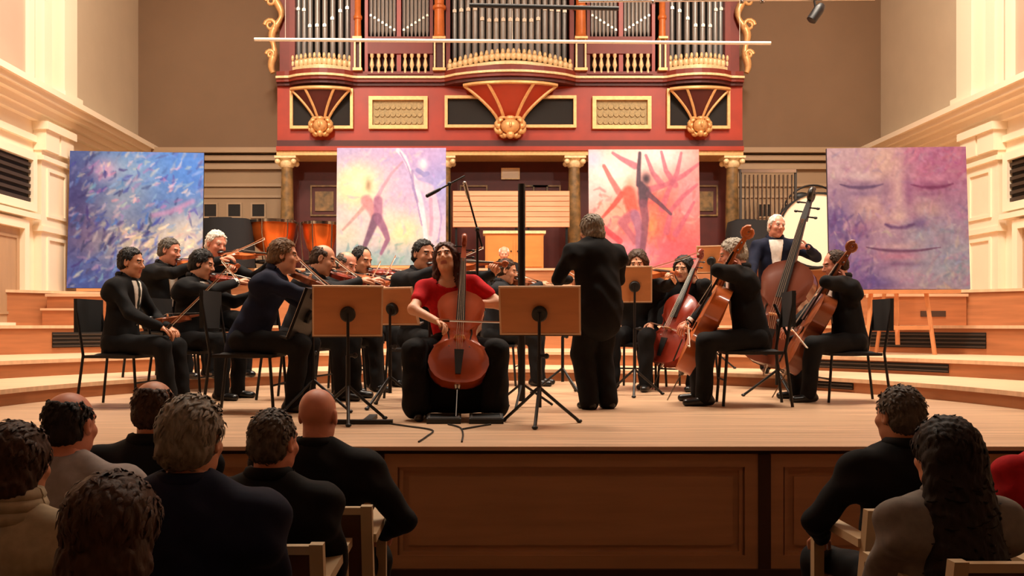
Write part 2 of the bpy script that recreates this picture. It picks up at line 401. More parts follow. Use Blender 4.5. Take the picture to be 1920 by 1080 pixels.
def side(s):
    e = lambda x: -x if s > 0 else x
    # side tower pipes
    xs = [-3.98, -3.86, -3.74, -3.6, -3.46, -3.32, -3.18, -3.06]
    for i, x in enumerate(xs):
        m = [14, 18, 50, 50, 50, 36, 20, 12][i]
        pipe(e(x), .16-.2*math.sin(PI*(i+.5)/8), .052, oz(118), oz(m), TZ)
    # carved gold basket under the tower pipes: lattice of little leaves
    base = MB()
    for i in range(13):
        x = -4.06+i*1.06/12; y = -.2*math.sin(PI*i/12)
        base.ball((e(x), y-.02, oz(121)), (.055, .05, .1), 8)
        base.ball((e(x), y-.06, oz(111)), (.03, .03, .06), 6)
    base.build('carved_basket', m_goldpale, organ, smooth=60)
    strip = MB()
    for i in range(12):
        x = -4.08+i*1.1/12; x2 = -4.08+(i+1)*1.1/12
        y, y2 = -.22*math.sin(PI*i/12)-.05, -.22*math.sin(PI*(i+1)/12)-.05
        a, b2 = (x, x2) if s < 0 else (-x2, -x)
        ya, yb = (y, y2) if s < 0 else (y2, y)
        strip.add([(a, ya, oz(135)), (b2, yb, oz(135)), (b2, yb, oz(128)), (a, ya, oz(128)), (a, ya+.1, oz(135)), (b2, yb+.1, oz(135)), (b2, yb+.1, oz(128)), (a, ya+.1, oz(128))],
                  [(0, 1, 2, 3), (3, 2, 6, 7), (4, 5, 1, 0)])
    strip.build('basket_rim', m_goldpale, organ)
    # posts around the tower and the middle fields
    post(e(-4.12), e(-4.02), oz(136), TZ, -.06, .2, 'case_post', m_redmid); post(e(-2.98), e(-2.9), oz(136), TZ, -.06, .2, 'case_post', m_redmid)
    post(e(-2.72), e(-2.66), oz(136), TZ, -.02, .2, 'case_post', m_red)
    for x, r, nm in ((-2.84, .065, 0), (-1.32, .10, 1)):   # orange half columns with a base block
        c = MB(); zb = oz(76) if not nm else oz(74)
        c.lathe([(r, zb), (r*1.15, zb+.03), (r, zb+.07), (r*.92, oz(40 if not nm else 22)), (r*1.25, oz(38 if not nm else 20)), (r*1.25, oz(34 if not nm else 15)), (r*.9, oz(30 if not nm else 12)), (r*.9, TZ)], 14, (e(x), -.08, 0))
        c.build('case_column', m_goldor, organ, smooth=45)
        post(e(x-r-.02), e(x+r+.02), oz(78), oz(74), -.2, .25, 'column_base', m_gold)
        post(e(x-r), e(x-r+.03), oz(132), oz(78), -.14, .1, 'pedestal_frame', m_goldpale); post(e(x+r-.03), e(x+r), oz(132), oz(78), -.14, .1, 'pedestal_frame', m_goldpale)
        post(e(x-r), e(x+r), oz(132), oz(78), -.06, .1, 'pedestal_field', m_reddk); post(e(x-r-.02), e(x+r+.02), oz(136), oz(131), -.16, .2, 'pedestal_base', m_gold)
    post(e(-1.2), e(-1.12), oz(136), TZ, -.04, .2, 'case_post', m_redmid); post(e(-1.5), e(-1.44), oz(136), TZ, -.02, .2, 'case_post', m_redmid)
    # two flat pipe fields and their balustrades
    for fx0, fx1, up in ((-2.66, -2.12, 1), (-2.04, -1.5, -1)):
        for i in range(7):
            x = fx0+.05+(fx1-fx0-.1)*i/6; t = i/6 if up > 0 else 1-i/6
            pipe(e(x), .06, .034, oz(68), oz(28+27*t), TZ, 8)
        for i in range(4):
            x = fx0+.08+(fx1-fx0-.16)*i/3
            b = MB(); z0 = oz(139); h = .36
            b.lathe([(.035, z0), (.035, z0+.03), (.02, z0+.05), (.022, z0+.09), (.045, z0+.15), (.03, z0+.22), (.018, z0+.28), (.035, z0+.31), (.035, z0+h)], 10, (e(x), -.05, 0))
            b.build('baluster', m_goldpale, organ, smooth=50)
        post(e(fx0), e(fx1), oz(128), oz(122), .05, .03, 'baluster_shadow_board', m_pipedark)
    post(e(-2.12), e(-2.04), oz(136), TZ, -.02, .2, 'case_post', m_red)
    post(e(-2.66), e(-1.44), oz(102), oz(70), -.05, .3, 'middle_rail', m_redmid); post(e(-2.66), e(-1.44), oz(142), oz(139), -.1, .2, 'middle_rail', m_redmid)
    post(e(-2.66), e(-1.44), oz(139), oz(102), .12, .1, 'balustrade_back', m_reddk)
    # corbel under the side tower: framed panel, three red ribs, gilded mask
    f = MB(); x0, x1 = sorted((e(-4.11), e(-2.93))); frame_on(f, OFR, x0, x1, oz(243), oz(168), .055, .09); f.build('corbel_frame', m_gold, organ)
    fd = MB().box((x0+.05, -.02, oz(240)), (x1-.05, .02, oz(170))); fd.build('corbel_field', m_dark, organ)
    cx = (x0+x1)/2
    corbel(cx, .55, oz(172), oz(228), .24, .12); mask(cx, oz(240), .27, .23)
    # carved lattice panel
    x0, x1 = sorted((e(-2.64), e(-1.54))); f = MB(); frame_on(f, OFR, x0, x1, oz(243), oz(182), .07, .08); f.build('panel_frame', m_gold, organ)
    MB().box((x0+.06, -.015, oz(238)), (x1-.06, .02, oz(188))).build('panel_field', m_lattice, organ)
    lt = MB()
    for j in range(3):
        for i in range(9):
            xx = x0+.15+(x1-x0-.3)*i/8; zz = oz(229-14*j)
            lt.lathe([(.02, -.012), (.05, -.012), (.05, .012), (.02, .012)], 8, (0, 0, 0)); 
            vs = lt.v[-32:]; lt.v[-32:] = [(xx+v[0], -.025-v[2], zz+v[1]) for v in vs]
    lt.build('lattice_carving', m_lattice, organ)
    # gilded scroll wing outside the case
    wv = MB(); w = []
    for i in range(60):
        t = i/59; zz = oz(134)+t*3.2; w.append((s*(4.42+.07*math.sin(t*13)+.05*math.sin(t*29+1)), .1, zz))
    wv.tube(w, [.045+.03*abs(math.sin(i*.33)) for i in range(60)], 8)
    for zz, r in ((oz(45), .11), (oz(0), .09), (oz(100), .08)):
        c = [(s*(4.5+r*(1-t/14*.6)*math.cos(t*.62)), .06, zz+r*(1-t/14*.6)*math.sin(t*.62)) for t in range(14)]
        wv.tube(c, [.045-.002*i for i in range(14)], 8)
    wv.build('scroll_wing', m_gold, organ, smooth=60)
def corbel(cx, hw, z1, z0, dtop, hb):                      # red swelling bracket with gold ribs
    n = 7; m = 12; rows = []
    def pt(t, u):                                          # t 0 top .. 1 bottom ; u -1..1
        w = hw*(1-t)**1.35+hb*(1-(1-t)**1.35); d = dtop*(1-t)**.9+.06
        return (cx+u*w, -d*math.sqrt(max(0, 1-.75*u*u))-.01, z1+(z0-z1)*t)
    b = MB(); us = [-1+2*j/m for j in range(m+1)]
    vs = [pt(i/n, u) for i in range(n+1) for u in us]+[(cx-hw, 0, z1), (cx+hw, 0, z1)]
    fs = [(i*(m+1)+j, i*(m+1)+j+1, (i+1)*(m+1)+j+1, (i+1)*(m+1)+j) for i in range(n) for j in range(m)]
    fs.append(tuple(range(m+1))+(len(vs)-1, len(vs)-2)); b.add(vs, fs); b.build('corbel', m_reddk if hw < .6 else m_red, organ, smooth=50)
    for u in (-1, -.5, .5, 1):
        r = MB(); r.tube([Vector(pt(i/n, u))+Vector((0, -.015, 0)) for i in range(n+1)], .032 if hw > .6 else .026, 6); r.build('corbel_rib', m_gold, organ, smooth=50)
    r = MB(); r.tube([Vector(pt(0, u))+Vector((0, -.02, 0)) for u in us], .035, 6); r.build('corbel_rib', m_gold, organ, smooth=50)
def mask(cx, cz, w, h):                                    # gilded carved head with curling leaves
    b = MB(); b.ball((cx, -.2, cz), (w*.5, .14, h*.55), 12); b.ball((cx, -.33, cz+.01), (.03, .04, .06), 8)
    b.ball((cx, -.22, cz-h*.62), (w*.22, .08, h*.3), 10); b.ball((cx, -.2, cz+h*.55), (w*.3, .1, h*.22), 10)
    for s in (-1, 1):
        for dx, dz, ang, L in ((.45, .3, .9, .8), (.5, 0, .1, .9), (.45, -.3, -.7, .8), (.25, -.55, -1.2, .6)):
            p = [(cx+s*w*(dx+L*.5*t*math.cos(ang+t*t*1.5)), -.2+.05*t, cz+h*(dz+L*.6*t*math.sin(ang+t*t*1.5))) for t in np.linspace(0, 1, 7)]
            b.tube(p, [.05, .06, .055, .048, .04, .03, .02], 7)
    b.build('gilded_mask', m_gold, organ, smooth=60)
mirror(side)
# centre: bulged pipe tower, basket, big corbel
for i in range(17):
    u = -1+2*i/16; x = u*1.04; y = .18-.38*math.cos(u*PI/2)
    mth = 18+ (1-abs(u))**.8*38 if abs(u) > .3 else 45
    if abs(u) > .55: mth = 16+8*(1-abs(u))
    pipe(x, y, .058, oz(116), oz(mth), TZ)
b = MB()
for i in range(24):
    u = -1+2*i/23; x = u*1.12; y = -.4*math.cos(u*PI/2)-.05; up = 8*math.cos(u*PI/2)
    b.ball((x, y, oz(126-up)), (.06, .05, .085), 8); b.ball((x, y-.03, oz(118-up)), (.032, .03, .055), 6)
b.build('carved_basket', m_goldpale, organ, smooth=60)
b = MB(); b.tube([(u*1.15, -.42*math.cos(u*PI/2)-.06, oz(136-4*math.cos(u*PI/2))) for u in [-1+2*i/16 for i in range(17)]], .05, 6); b.build('basket_rim', m_goldpale, organ)
f = MB(); frame_on(f, OFR, -1.22, 1.24, oz(241), oz(181), .055, .09); f.build('corbel_frame', m_gold, organ)
MB().box((-1.17, -.02, oz(238)), (1.19, .02, oz(184))).build('corbel_field', m_dark, organ)
corbel(0.0, .86, oz(167), oz(228), .42, .22); mask(0, oz(241), .36, .26)
# lower storey: columns, dark red recess wall with gilt frames
for x in (-4.2, -1.22, 1.22, 4.2):
    c = MB(); z1 = oz(313)
    c.lathe([(.17, 0), (.17, .08), (.13, .12), (.12, .2), (.125, z1*.5), (.105, z1)], 18, (x, .12, 0)); c = c.build('column', m_marble, organ, smooth=45)
    k = MB(); k.lathe([(.11, z1), (.16, z1+.06), (.15, z1+.12), (.2, z1+.17)], 14, (x, .12, 0)); k.box((x-.2, -.08, z1+.16), (x+.2, .32, z1+.2))
    for sx in (-1, 1):
        for sy in (-1, 1): k.ball((x+sx*.15, .12+sy*.15, z1+.1), .055, 8)
    k.build('capital', m_goldpale, c, smooth=50)
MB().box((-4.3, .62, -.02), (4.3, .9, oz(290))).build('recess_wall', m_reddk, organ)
for px in (598, 700, 888, 1005, 1030, 1170, 1335):
    f = MB(); x = ox(px); fr = (Vector((0, .62, 0)),)+OFR[1:]
    frame_on(f, fr, x-.27, x+.27, oz(398), oz(338), .03, .03); f.build('gilt_frame', m_marble, organ)
    MB().box((x-.18, .6, oz(388)), (x+.18, .625, oz(350))).build('carved_ornament', m_marble, organ)

# ------------------------------------------------------------------ things under the organ
def slatted_panel(px0, px1, py0, py1, k, label):
    a, b = P(px0, py1, k), P(px1, py0, k)
    t = empty('slatted_screen', (a.x, a.y, a.z), label=label, cat='screen', group='pale slatted screens under the organ')
    w, h = b.x-a.x, b.z-a.z
    MB().box((0, 0, 0), (w, .03, h)).build('backing', m_easel, t)
    n = 7
    for i in range(n): MB().box((.01, -.012, h*i/n+.006), (w-.01, .0, h*(i+1)/n-.006)).build('slat', m_screen, t)
    for x in (.04, w-.07): MB().box((x, .03, 1.7-a.z), (x+.04, .07, h)).build('foot_post', m_black, t)
slatted_panel(849, 973, 358, 426, 103.2, 'pale slatted wooden screen beside the blue-violet dancer painting')
slatted_panel(985, 1068, 358, 426, 103.2, 'pale slatted wooden screen beside the red dancer painting')
a, b = P(910, 492, 104.5), P(1019, 438, 104.5)
t = empty('wooden_cabinet', (a.x, a.y, 1.7), label='small orange wooden cabinet with pale top under the organ', cat='cabinet')
w, h = b.x-a.x, b.z-1.7
MB().box((0, 0, 0), (w, .45, h)).build('body', m_cab, t); MB().box((-.04, -.03, h), (w+.04, .48, h+.05)).build('top', m_goldpale, t)
for i in range(2):
    d = MB().box((.03+i*w/2, -.015, .04), (w/2-.03+i*w/2, 0, h-.04)).build('door', m_cab, t); MB().ball((w/2-.06+i*.12, -.025, h*.5), .015, 8).build('knob', m_black, d)
a = P(960, 313, 101)
t = empty('wall_sign', (a.x, 17.58, a.z), label='small white sign high under the organ case', cat='sign')
MB().box((-.17, 0, -.1), (.17, .05, .1)).build('sign_face', m_sign, t); f = MB(); frame_on(f, OFR, -.18, .18, -.11, .11, .02, .012); f.build('sign_frame', m_goldpale, t)

# timpani
def timpano(px, k, D, label, zf=1.7, py=415):
    p = P(px, py, k); t = empty('timpani', (p.x, p.y, zf), label=label, cat='timpani', group='copper timpani'); R = D/2; H = p.z-zf
    b = MB(); b.lathe([(.05, H-.62), (R*.45, H-.58), (R*.75, H-.46), (R*.93, H-.26), (R, H-.06), (R, H-.02)], 28); b.build('kettle', m_copper, t, smooth=50)
    b = MB(); b.lathe([(R+.03, H-.05), (R+.035, H), (R+.0, H+.012), (R-.02, H-.03), (R+.03, H-.05)], 28, caps=False); b.build('hoop', m_chrome, t, smooth=40)
    b = MB(); b.lathe([(0.001, H-.004), (R, H-.002), (R, H-.012), (.001, H-.012)], 28); b.build('drum_head', m_skinhd, t)
    for i in range(6):
        a = 2*PI*i/6+.3; s = MB(); s.tube([((R+.035)*math.cos(a), (R+.035)*math.sin(a), H), ((R+.03)*math.cos(a), (R+.03)*math.sin(a), H-.25), (.3*math.cos(a), .3*math.sin(a), .12), (.34*math.cos(a), .34*math.sin(a), 0)], .012, 6)
        s.build('strut', m_chrome, t, smooth=50)
    MB().lathe([(.3, .1), (.32, .12), (.3, .15), (.26, .13), (.3, .1)], 20, caps=False).build('base_ring', m_black, t)
timpano(512, 104.5, .82, 'large copper timpani drum beside the blue abstract painting')
timpano(600, 104.0, .62, 'smaller copper timpani drum beside the violet dancer painting', py=418)
# bass drum
p = P(1528, 434, 108)
t = empty('bass_drum', (p.x, p.y, 1.2), label='big white-headed bass drum behind the standing bass player', cat='drum')
t.rotation_euler = (0, 0, math.radians(-8)); R = .62; zc = p.z-1.2
def ring(R, y0, y1, th, n=40): 
    m = MB(); m.lathe([(R, y0), (R+th, y0), (R+th, y1), (R, y1), (R, y0)], n, caps=False); m.v = [(x, z, y+zc) for x, y, z in m.v]; return m
ring(R-.02, -.2, .2, .02).build('shell', m_boxwood, t, smooth=40); ring(R, -.24, -.2, .03).build('hoop', m_black, t, smooth=40); ring(R, .2, .24, .03).build('hoop', m_black, t, smooth=40)
m = MB(); m.lathe([(.001, -.215), (R, -.215), (R, -.2), (.001, -.2)], 40); m.v = [(x, z, y+zc) for x, y, z in m.v]; m.build('drum_head', m_skinhd, t)
for s in (-1, 1):
    m = MB(); m.tube([(s*.4, -.3, 0), (s*.62, 0, zc)], .02, 8); m.tube([(s*.4, .3, 0), (s*.62, 0, zc)], .02, 8); m.build('stand_leg', m_black, t)
# hoop frame (tam-tam stand) and tubular bells
p = P(1525, 420, 101)
t = empty('gong_frame', (p.x, p.y, 1.7), label='thin round black gong frame arching over the bass drum', cat='gong frame')
m = MB(); zc = p.z-1.7; m.tube([(.62*math.cos(a), 0, zc+.72*math.sin(a)) for a in [PI*i/24 for i in range(25)]], .018, 8); m.build('hoop', m_black, t, smooth=60)
for s in (-1, 1): m = MB(); m.tube([(s*.62, 0, zc), (s*.62, 0, 0)], .018, 8); m.tube([(s*.62, -.25, .02), (s*.62, .25, .02)], .018, 8); m.build('foot', m_black, t)
for s in (-.22, .2): m = MB(); m.ball((s, -.02, zc+.5), (.16, .06, .09), 10); m.build('clamp_block', m_blackp, t, smooth=60)
p = P(1440, 400, 103)
t = empty('tubular_bells', (p.x, p.y, 1.7), label='grey tubular bells on a frame beside the right organ column', cat='bells')
H = P(0, 318, 103).z-1.7
MB().box((-.5, -.04, H-.06), (.5, .04, H)).build('top_bar', m_chrome, t)
for s in (-1, 1): m = MB(); m.box((s*.5-.02, -.02, 0), (s*.5+.02, .02, H)); m.box((s*.5-.02, -.25, 0), (s*.5+.02, .25, .04)); m.build('frame_post', m_velvet, t)
for i in range(12):
    m = MB(); m.lathe([(.019, H-.1-1.0-.03*(11-i)*.6), (.019, H-.1)], 8, (-.42+.077*i, -.03, 0)); m.build('tube', m_chrome, t, smooth=40)
def cover(px, py0, py1, k, w, zf, label):                  # dark cloth thrown over percussion
    p = P(px, py1, k); t = empty('covered_instrument', (p.x, p.y, zf), label=label, cat='covered instrument'); H = P(px, py0, k).z-zf
    b = MB(); n = 20; rows = []
    for i in range(7):
        z = H*(1-i/6); s = 1+.10*(i/6)
        for j in range(n):
            a = 2*PI*j/n; c, q = math.cos(a), math.sin(a); r = (abs(c)**4+abs(q)**4)**-.25
            wv = 1+.035*math.sin(a*7+i*.4)*(i/6)
            rows.append((w/2*c*r*s*wv*(.93 if i == 0 else 1), .3*q*r*s*wv, z+(0 if i else .02)))
    fs = [(i*n+j, i*n+(j+1) % n, (i+1)*n+(j+1) % n, (i+1)*n+j) for i in range(6) for j in range(n)]+[tuple(range(n))]
    b.add(rows, fs); b.build('cloth', M('black_cover_cloth', (30, 28, 30), .9), t, smooth=60)
    b = MB(); b.box((-w*.35, -.15, H), (w*.1, .15, H+.05)); b.build('folded_edge', M('black_cover_cloth', (30, 28, 30), .9), t)
cover(428, 414, 480, 106, .85, 1.7, 'percussion under a black cloth beside the blue painting')
cover(1405, 418, 480, 107, .75, 1.7, 'dark cloth cover on an instrument beside the right organ column')

# ------------------------------------------------------------------ hanging rods and lamps
a = P(477, 74, 150); b = P(1445, 81, 150)
t = empty('hanging_batten', a, label='long thin white batten hanging across the organ pipes', cat='batten')
m = MB(); d = b-a; m.tube([(0, 0, 0), d], .022, 10); m.build('rod', m_white, t, smooth=40)
for f in (.06, .5, .94): m = MB(); q = d*f; m.tube([q, (q.x, q.y, TOP-a.z)], .0025, 4); m.build('wire', m_white, t)
a = P(880, 10, 150); b = P(1160, 16, 150)
t = empty('black_bar', a, label='black lighting bar hanging in front of the centre pipes', cat='lighting bar'); d = b-a
m = MB(); m.tube([(0, 0, 0), d], .028, 10); m.build('rod', m_black, t, smooth=40)
for f in (.1, .9): m = MB(); q = d*f; m.tube([q, (q.x, q.y, TOP-a.z)], .0025, 4); m.build('wire', m_black, t)
a = P(1085, 2, 145); b = P(1640, -2, 145)
t = empty('lamp_bar', a, label='thin grey lamp bar along the top with a black spotlight', cat='lighting bar'); d = b-a
m = MB(); m.tube([(0, 0, 0), d], .02, 10); m.build('rod', m_chrome, t, smooth=40)
for f in (.05, .95): m = MB(); q = d*f; m.tube([q, (q.x, q.y, TOP-a.z)], .0025, 4); m.build('wire', m_black, t)
for f in (.25, .55, .62): q = d*f; MB().lathe([(.03, -.02), (.035, 0), (.03, .03), (.01, .05)], 10, (q.x, q.y, q.z-.02)).build('clamp', m_chrome, t, smooth=40)
q = P(1531, 24, 145)-a
sp = MB(); R_ = Matrix.Translation(q) @ Matrix.Rotation(math.radians(35), 4, 'Y')
sp.lathe([(.03, -.14), (.065, -.12), (.07, .05), (.05, .12), (.02, .14)], 12); sp.v = [tuple(R_ @ Vector(v)) for v in sp.v]; sp = sp.build('spotlight', m_black, t, smooth=45)
m = MB(); m.tube([q, (q.x-.03, q.y, 0)], .014, 6); m.build('yoke', m_black, sp)

# ------------------------------------------------------------------ paintings
def vnoise(h, w, gy, gx, seed):
    r = np.random.default_rng(seed); g = r.random((gy+2, gx+2))
    y = np.linspace(0, gy, h); x = np.linspace(0, gx, w); yi = y.astype(int); xi = x.astype(int)
    fy = (y-yi)[:, None]; fx = (x-xi)[None]; fy = fy*fy*(3-2*fy); fx = fx*fx*(3-2*fx)
    a = g[yi][:, xi]; b = g[yi][:, xi+1]; c = g[yi+1][:, xi]; d = g[yi+1][:, xi+1]
    return a*(1-fy)*(1-fx)+b*(1-fy)*fx+c*fy*(1-fx)+d*fy*fx
class Canvas:
    def __init__(s, n, base, seed=1):
        s.n = n; s.r = np.random.default_rng(seed); s.img = np.zeros((n, n, 3))+np.array(base, float)
        s.v, s.u = np.mgrid[0:n, 0:n]/(n-1.0)
    def mix(s, col, a): a = np.clip(a, 0, 1)[..., None]; s.img = s.img*(1-a)+np.array(col, float)*a
    def blob(s, u, v, ru, rv, col, a=1, rot=0, p=2):
        c, q = math.cos(rot), math.sin(rot); du, dv = s.u-u, s.v-v
        d = ((du*c+dv*q)/ru)**2+((-du*q+dv*c)/rv)**2
        s.mix(col, a*np.exp(-d**(p/2)))
    def stroke(s, pts, w, col, a=1, soft=.5):
        best = np.full(s.u.shape, 9.0); W = w if hasattr(w, '__len__') else [w]*len(pts)
        for (a0, b0), (a1, b1), w0, w1 in zip(pts, pts[1:], W, W[1:]):
            dx, dy = a1-a0, b1-b0; t = np.clip(((s.u-a0)*dx+(s.v-b0)*dy)/(dx*dx+dy*dy+1e-9), 0, 1)
            best = np.minimum(best, np.hypot(s.u-a0-t*dx, s.v-b0-t*dy)/(w0+(w1-w0)*t))
        s.mix(col, a*np.clip((1-best)/soft+.5, 0, 1)*(best < 1.6))
    def dabs(s, n, cols, region, ang, L, w, a=.7, jit=.4):
        for _ in range(n):
            u = s.r.uniform(region[0], region[2]); v = s.r.uniform(region[1], region[3]); t = ang+s.r.normal(0, jit)
            l = L*s.r.uniform(.5, 1.3); c = np.array(cols[s.r.integers(len(cols))], float)+s.r.normal(0, 8, 3)
            e = t+s.r.normal(0, .5); s.stroke([(u, v), (u+l*.5*math.cos(t), v-l*.5*math.sin(t)), (u+l*.5*(math.cos(t)+math.cos(e)), v-l*.5*(math.sin(t)+math.sin(e)))], [w*s.r.uniform(.3, .9), w*s.r.uniform(.7, 1.3), w*.3], c, a*s.r.uniform(.4, 1), 1.4)
    def out(s, amp=12, seed=3, gain=1.0):
        s.img = s.img*gain; n = s.n; z = vnoise(n, n, 40, 40, seed)+.6*vnoise(n, n, 80, 80, seed+1)-.8
        return np.clip(s.img+z[..., None]*amp, 0, 255)
def paint1():
    c = Canvas(150, (58, 84, 150), 1)
    c.blob(.5, .1, .8, .25, (70, 120, 190), .8); c.blob(.9, .12, .4, .25, (50, 110, 200), .9); c.blob(.35, .12, .25, .12, (130, 160, 190), .7)
    c.blob(.05, .45, .2, .5, (44, 44, 110), .9); c.blob(.08, .95, .3, .2, (40, 70, 160), .9); c.blob(.15, .6, .15, .2, (70, 50, 110), .6)
    c.blob(.62, .68, .42, .16, (196, 186, 160), .9); c.blob(.9, .6, .2, .2, (190, 186, 180), .8); c.blob(.4, .35, .25, .14, (150, 160, 170), .55, -.5)
    c.blob(.26, .14, .08, .07, (196, 150, 190), .8); c.blob(.6, .9, .6, .14, (70, 90, 150), .6)
    c.dabs(330, [(40, 60, 150), (60, 110, 190), (110, 150, 200), (176, 176, 176), (130, 120, 170), (36, 40, 100)], (0, 0, 1, 1), .75, .075, .011, .7)
    c.dabs(110, [(220, 210, 180), (190, 170, 150), (150, 150, 170), (226, 218, 200), (110, 120, 160)], (.35, .55, 1, .85), .6, .07, .010, .75)
    c.dabs(40, [(190, 130, 170), (166, 110, 170), (210, 180, 190)], (.15, .1, .9, .5), .7, .06, .010, .7)
    c.stroke([(.62, .47), (.75, .44), (.92, .36)], .018, (170, 120, 170), .6, 1.2); c.dabs(80, [(36, 50, 130), (50, 90, 180), (30, 36, 100)], (0, .5, .6, 1), .9, .08, .011, .75)
    return c.out(16)
def paint2():
    c = Canvas(150, (214, 190, 222), 2)
    c.blob(.1, .05, .5, .25, (170, 160, 226), .8); c.blob(.95, .2, .35, .35, (140, 150, 226), .9); c.blob(.75, .05, .4, .2, (190, 160, 216), .8)
    c.blob(.18, .33, .26, .2, (250, 240, 170), .95); c.blob(.2, .3, .12, .12, (255, 252, 205), .9); c.blob(.6, .45, .2, .2, (206, 180, 220), .7)
    c.blob(.6, .72, .22, .16, (246, 230, 170), .9); c.blob(.08, .75, .2, .16, (206, 214, 190), .8); c.blob(.3, .98, .6, .13, (120, 170, 170), .85)
    c.blob(.85, .95, .3, .1, (150, 180, 190), .7); c.blob(.45, .62, .1, .12, (240, 220, 200), .7)
    c.dabs(130, [(190, 170, 226), (230, 210, 220), (246, 230, 190), (170, 160, 220), (240, 200, 210)], (0, 0, 1, .75), .8, .08, .012, .4, .8)
    c.dabs(60, [(110, 170, 160), (150, 190, 170), (90, 140, 160), (200, 190, 190)], (0, .8, 1, 1), 1.1, .07, .012, .6, .6)
    c.stroke([(.56, .02), (.62, .08), (.66, .18), (.72, .28), (.76, .45), (.8, .62), (.82, .8)], [.02, .02, .016, .02, .03, .02, .02], (240, 226, 244), .9)   # pale swooping figure
    c.stroke([(.72, .3), (.84, .36), (.9, .5), (.92, .68), (.88, .82)], [.03, .05, .04, .03, .02], (236, 200, 226), .9); c.stroke([(.86, .44), (.87, .62), (.86, .74)], .016, (206, 150, 186), .7)
    c.blob(.79, .14, .035, .045, (250, 250, 255), 1); c.stroke([(.69, .2), (.7, .34), (.74, .46)], .012, (150, 130, 190), .7); c.stroke([(.74, .19), (.8, .23), (.83, .22)], .02, (130, 130, 200), .7)
    c.stroke([(.58, .04), (.64, .14), (.7, .3), (.74, .48), (.78, .66)], .007, (150, 130, 190), .7); c.stroke([(.93, .45), (.96, .6), (.93, .8)], .008, (160, 140, 200), .7)
    body = (206, 140, 150); sh = (112, 76, 110)
    c.stroke([(.3, .45), (.2, .56), (.06, .7)], [.022, .016, .01], (190, 150, 150), .8)
    c.stroke([(.36, .44), (.42, .34), (.5, .22), (.6, .12)], [.02, .015, .012, .008], (196, 150, 176), .8)
    c.stroke([(.27, .45), (.32, .52), (.36, .6)], [.05, .045, .04], body, .9); c.stroke([(.38, .45), (.38, .55), (.37, .62)], [.04, .04, .04], (160, 100, 140), .85)
    c.blob(.29, .32, .028, .05, (166, 140, 110), 1); c.stroke([(.36, .6), (.31, .72), (.25, .86)], [.04, .03, .018], sh, .95); c.stroke([(.38, .6), (.44, .7), (.47, .78), (.41, .9)], [.04, .03, .022, .014], (140, 90, 130), .9)
    c.stroke([(.24, .86), (.22, .87)], .022, (60, 46, 80), .9); c.stroke([(.25, .88), (.3, .98)], .015, (90, 120, 140), .7)
    return c.out(14, gain=.86)
def paint3():
    c = Canvas(150, (226, 110, 100), 3)
    c.blob(.22, .2, .42, .28, (255, 250, 236), 1); c.blob(.65, .05, .35, .2, (250, 230, 232), .95); c.blob(.05, .4, .2, .2, (240, 200, 206), .8); c.blob(.04, .08, .1, .1, (224, 190, 230), .8)
    c.blob(.3, .55, .2, .12, (246, 180, 150), .8); c.blob(.62, .5, .3, .25, (226, 90, 80), .8); c.blob(.9, .4, .15, .25, (240, 150, 170), .7); c.blob(.7, .85, .4, .2, (196, 76, 96), .85)
    c.blob(.15, .9, .3, .16, (226, 130, 150), .8); c.blob(.45, .88, .2, .14, (186, 140, 170), .7); c.blob(.56, .66, .08, .12, (244, 140, 80), .8)
    c.dabs(110, [(230, 90, 80), (246, 150, 130), (210, 70, 80), (250, 190, 180), (190, 80, 100)], (0, .35, 1, 1), 1.0, .09, .013, .5, .7)
    for p in ([(.66, .02), (.7, .18), (.78, .3)], [(.84, .03), (.8, .2), (.72, .35), (.66, .5)], [(1, .12), (.86, .22), (.7, .3), (.56, .34)], [(.98, .3), (.85, .4), (.74, .52), (.7, .7)], [(.52, .05), (.58, .2), (.66, .3)], [(.95, .45), (.86, .6), (.78, .72)], [(.22, .03), (.3, .08), (.42, .14)]):
        c.stroke(p, [.012]+[.02]*(len(p)-2)+[.03], (176, 84, 110), .75)
    c.stroke([(.14, .14), (.2, .25), (.27, .36)], [.016, .022, .028], (196, 110, 110), .95); c.blob(.37, .29, .035, .05, (210, 160, 140), 1)       # reddish figure
    c.stroke([(.3, .38), (.22, .48), (.12, .58)], [.025, .02, .012], (214, 70, 62), .9); c.stroke([(.36, .37), (.38, .46), (.4, .54)], [.06, .055, .045], (226, 84, 70), .95)
    c.stroke([(.4, .55), (.3, .62), (.34, .68), (.42, .78)], [.045, .04, .03, .03], (170, 90, 110), .9); c.stroke([(.42, .56), (.46, .7), (.46, .9)], [.045, .04, .04], (150, 96, 130), .85)
    c.stroke([(.12, .66), (.2, .72), (.28, .78)], .025, (206, 50, 66), .8)
    dk = (70, 46, 66)
    c.stroke([(.465, .03), (.455, .16), (.45, .3)], [.014, .018, .022], dk, .95); c.blob(.52, .25, .042, .05, (46, 30, 46), 1); c.stroke([(.47, .3), (.5, .36), (.49, .46)], [.03, .055, .035], dk, .97)   # dark dancer
    c.stroke([(.54, .38), (.64, .46), (.74, .55)], [.025, .018, .012], (90, 50, 70), .9); c.stroke([(.49, .46), (.51, .58), (.5, .72), (.48, .86)], [.04, .035, .03, .025], (120, 66, 90), .85)
    return c.out(14, gain=.9)
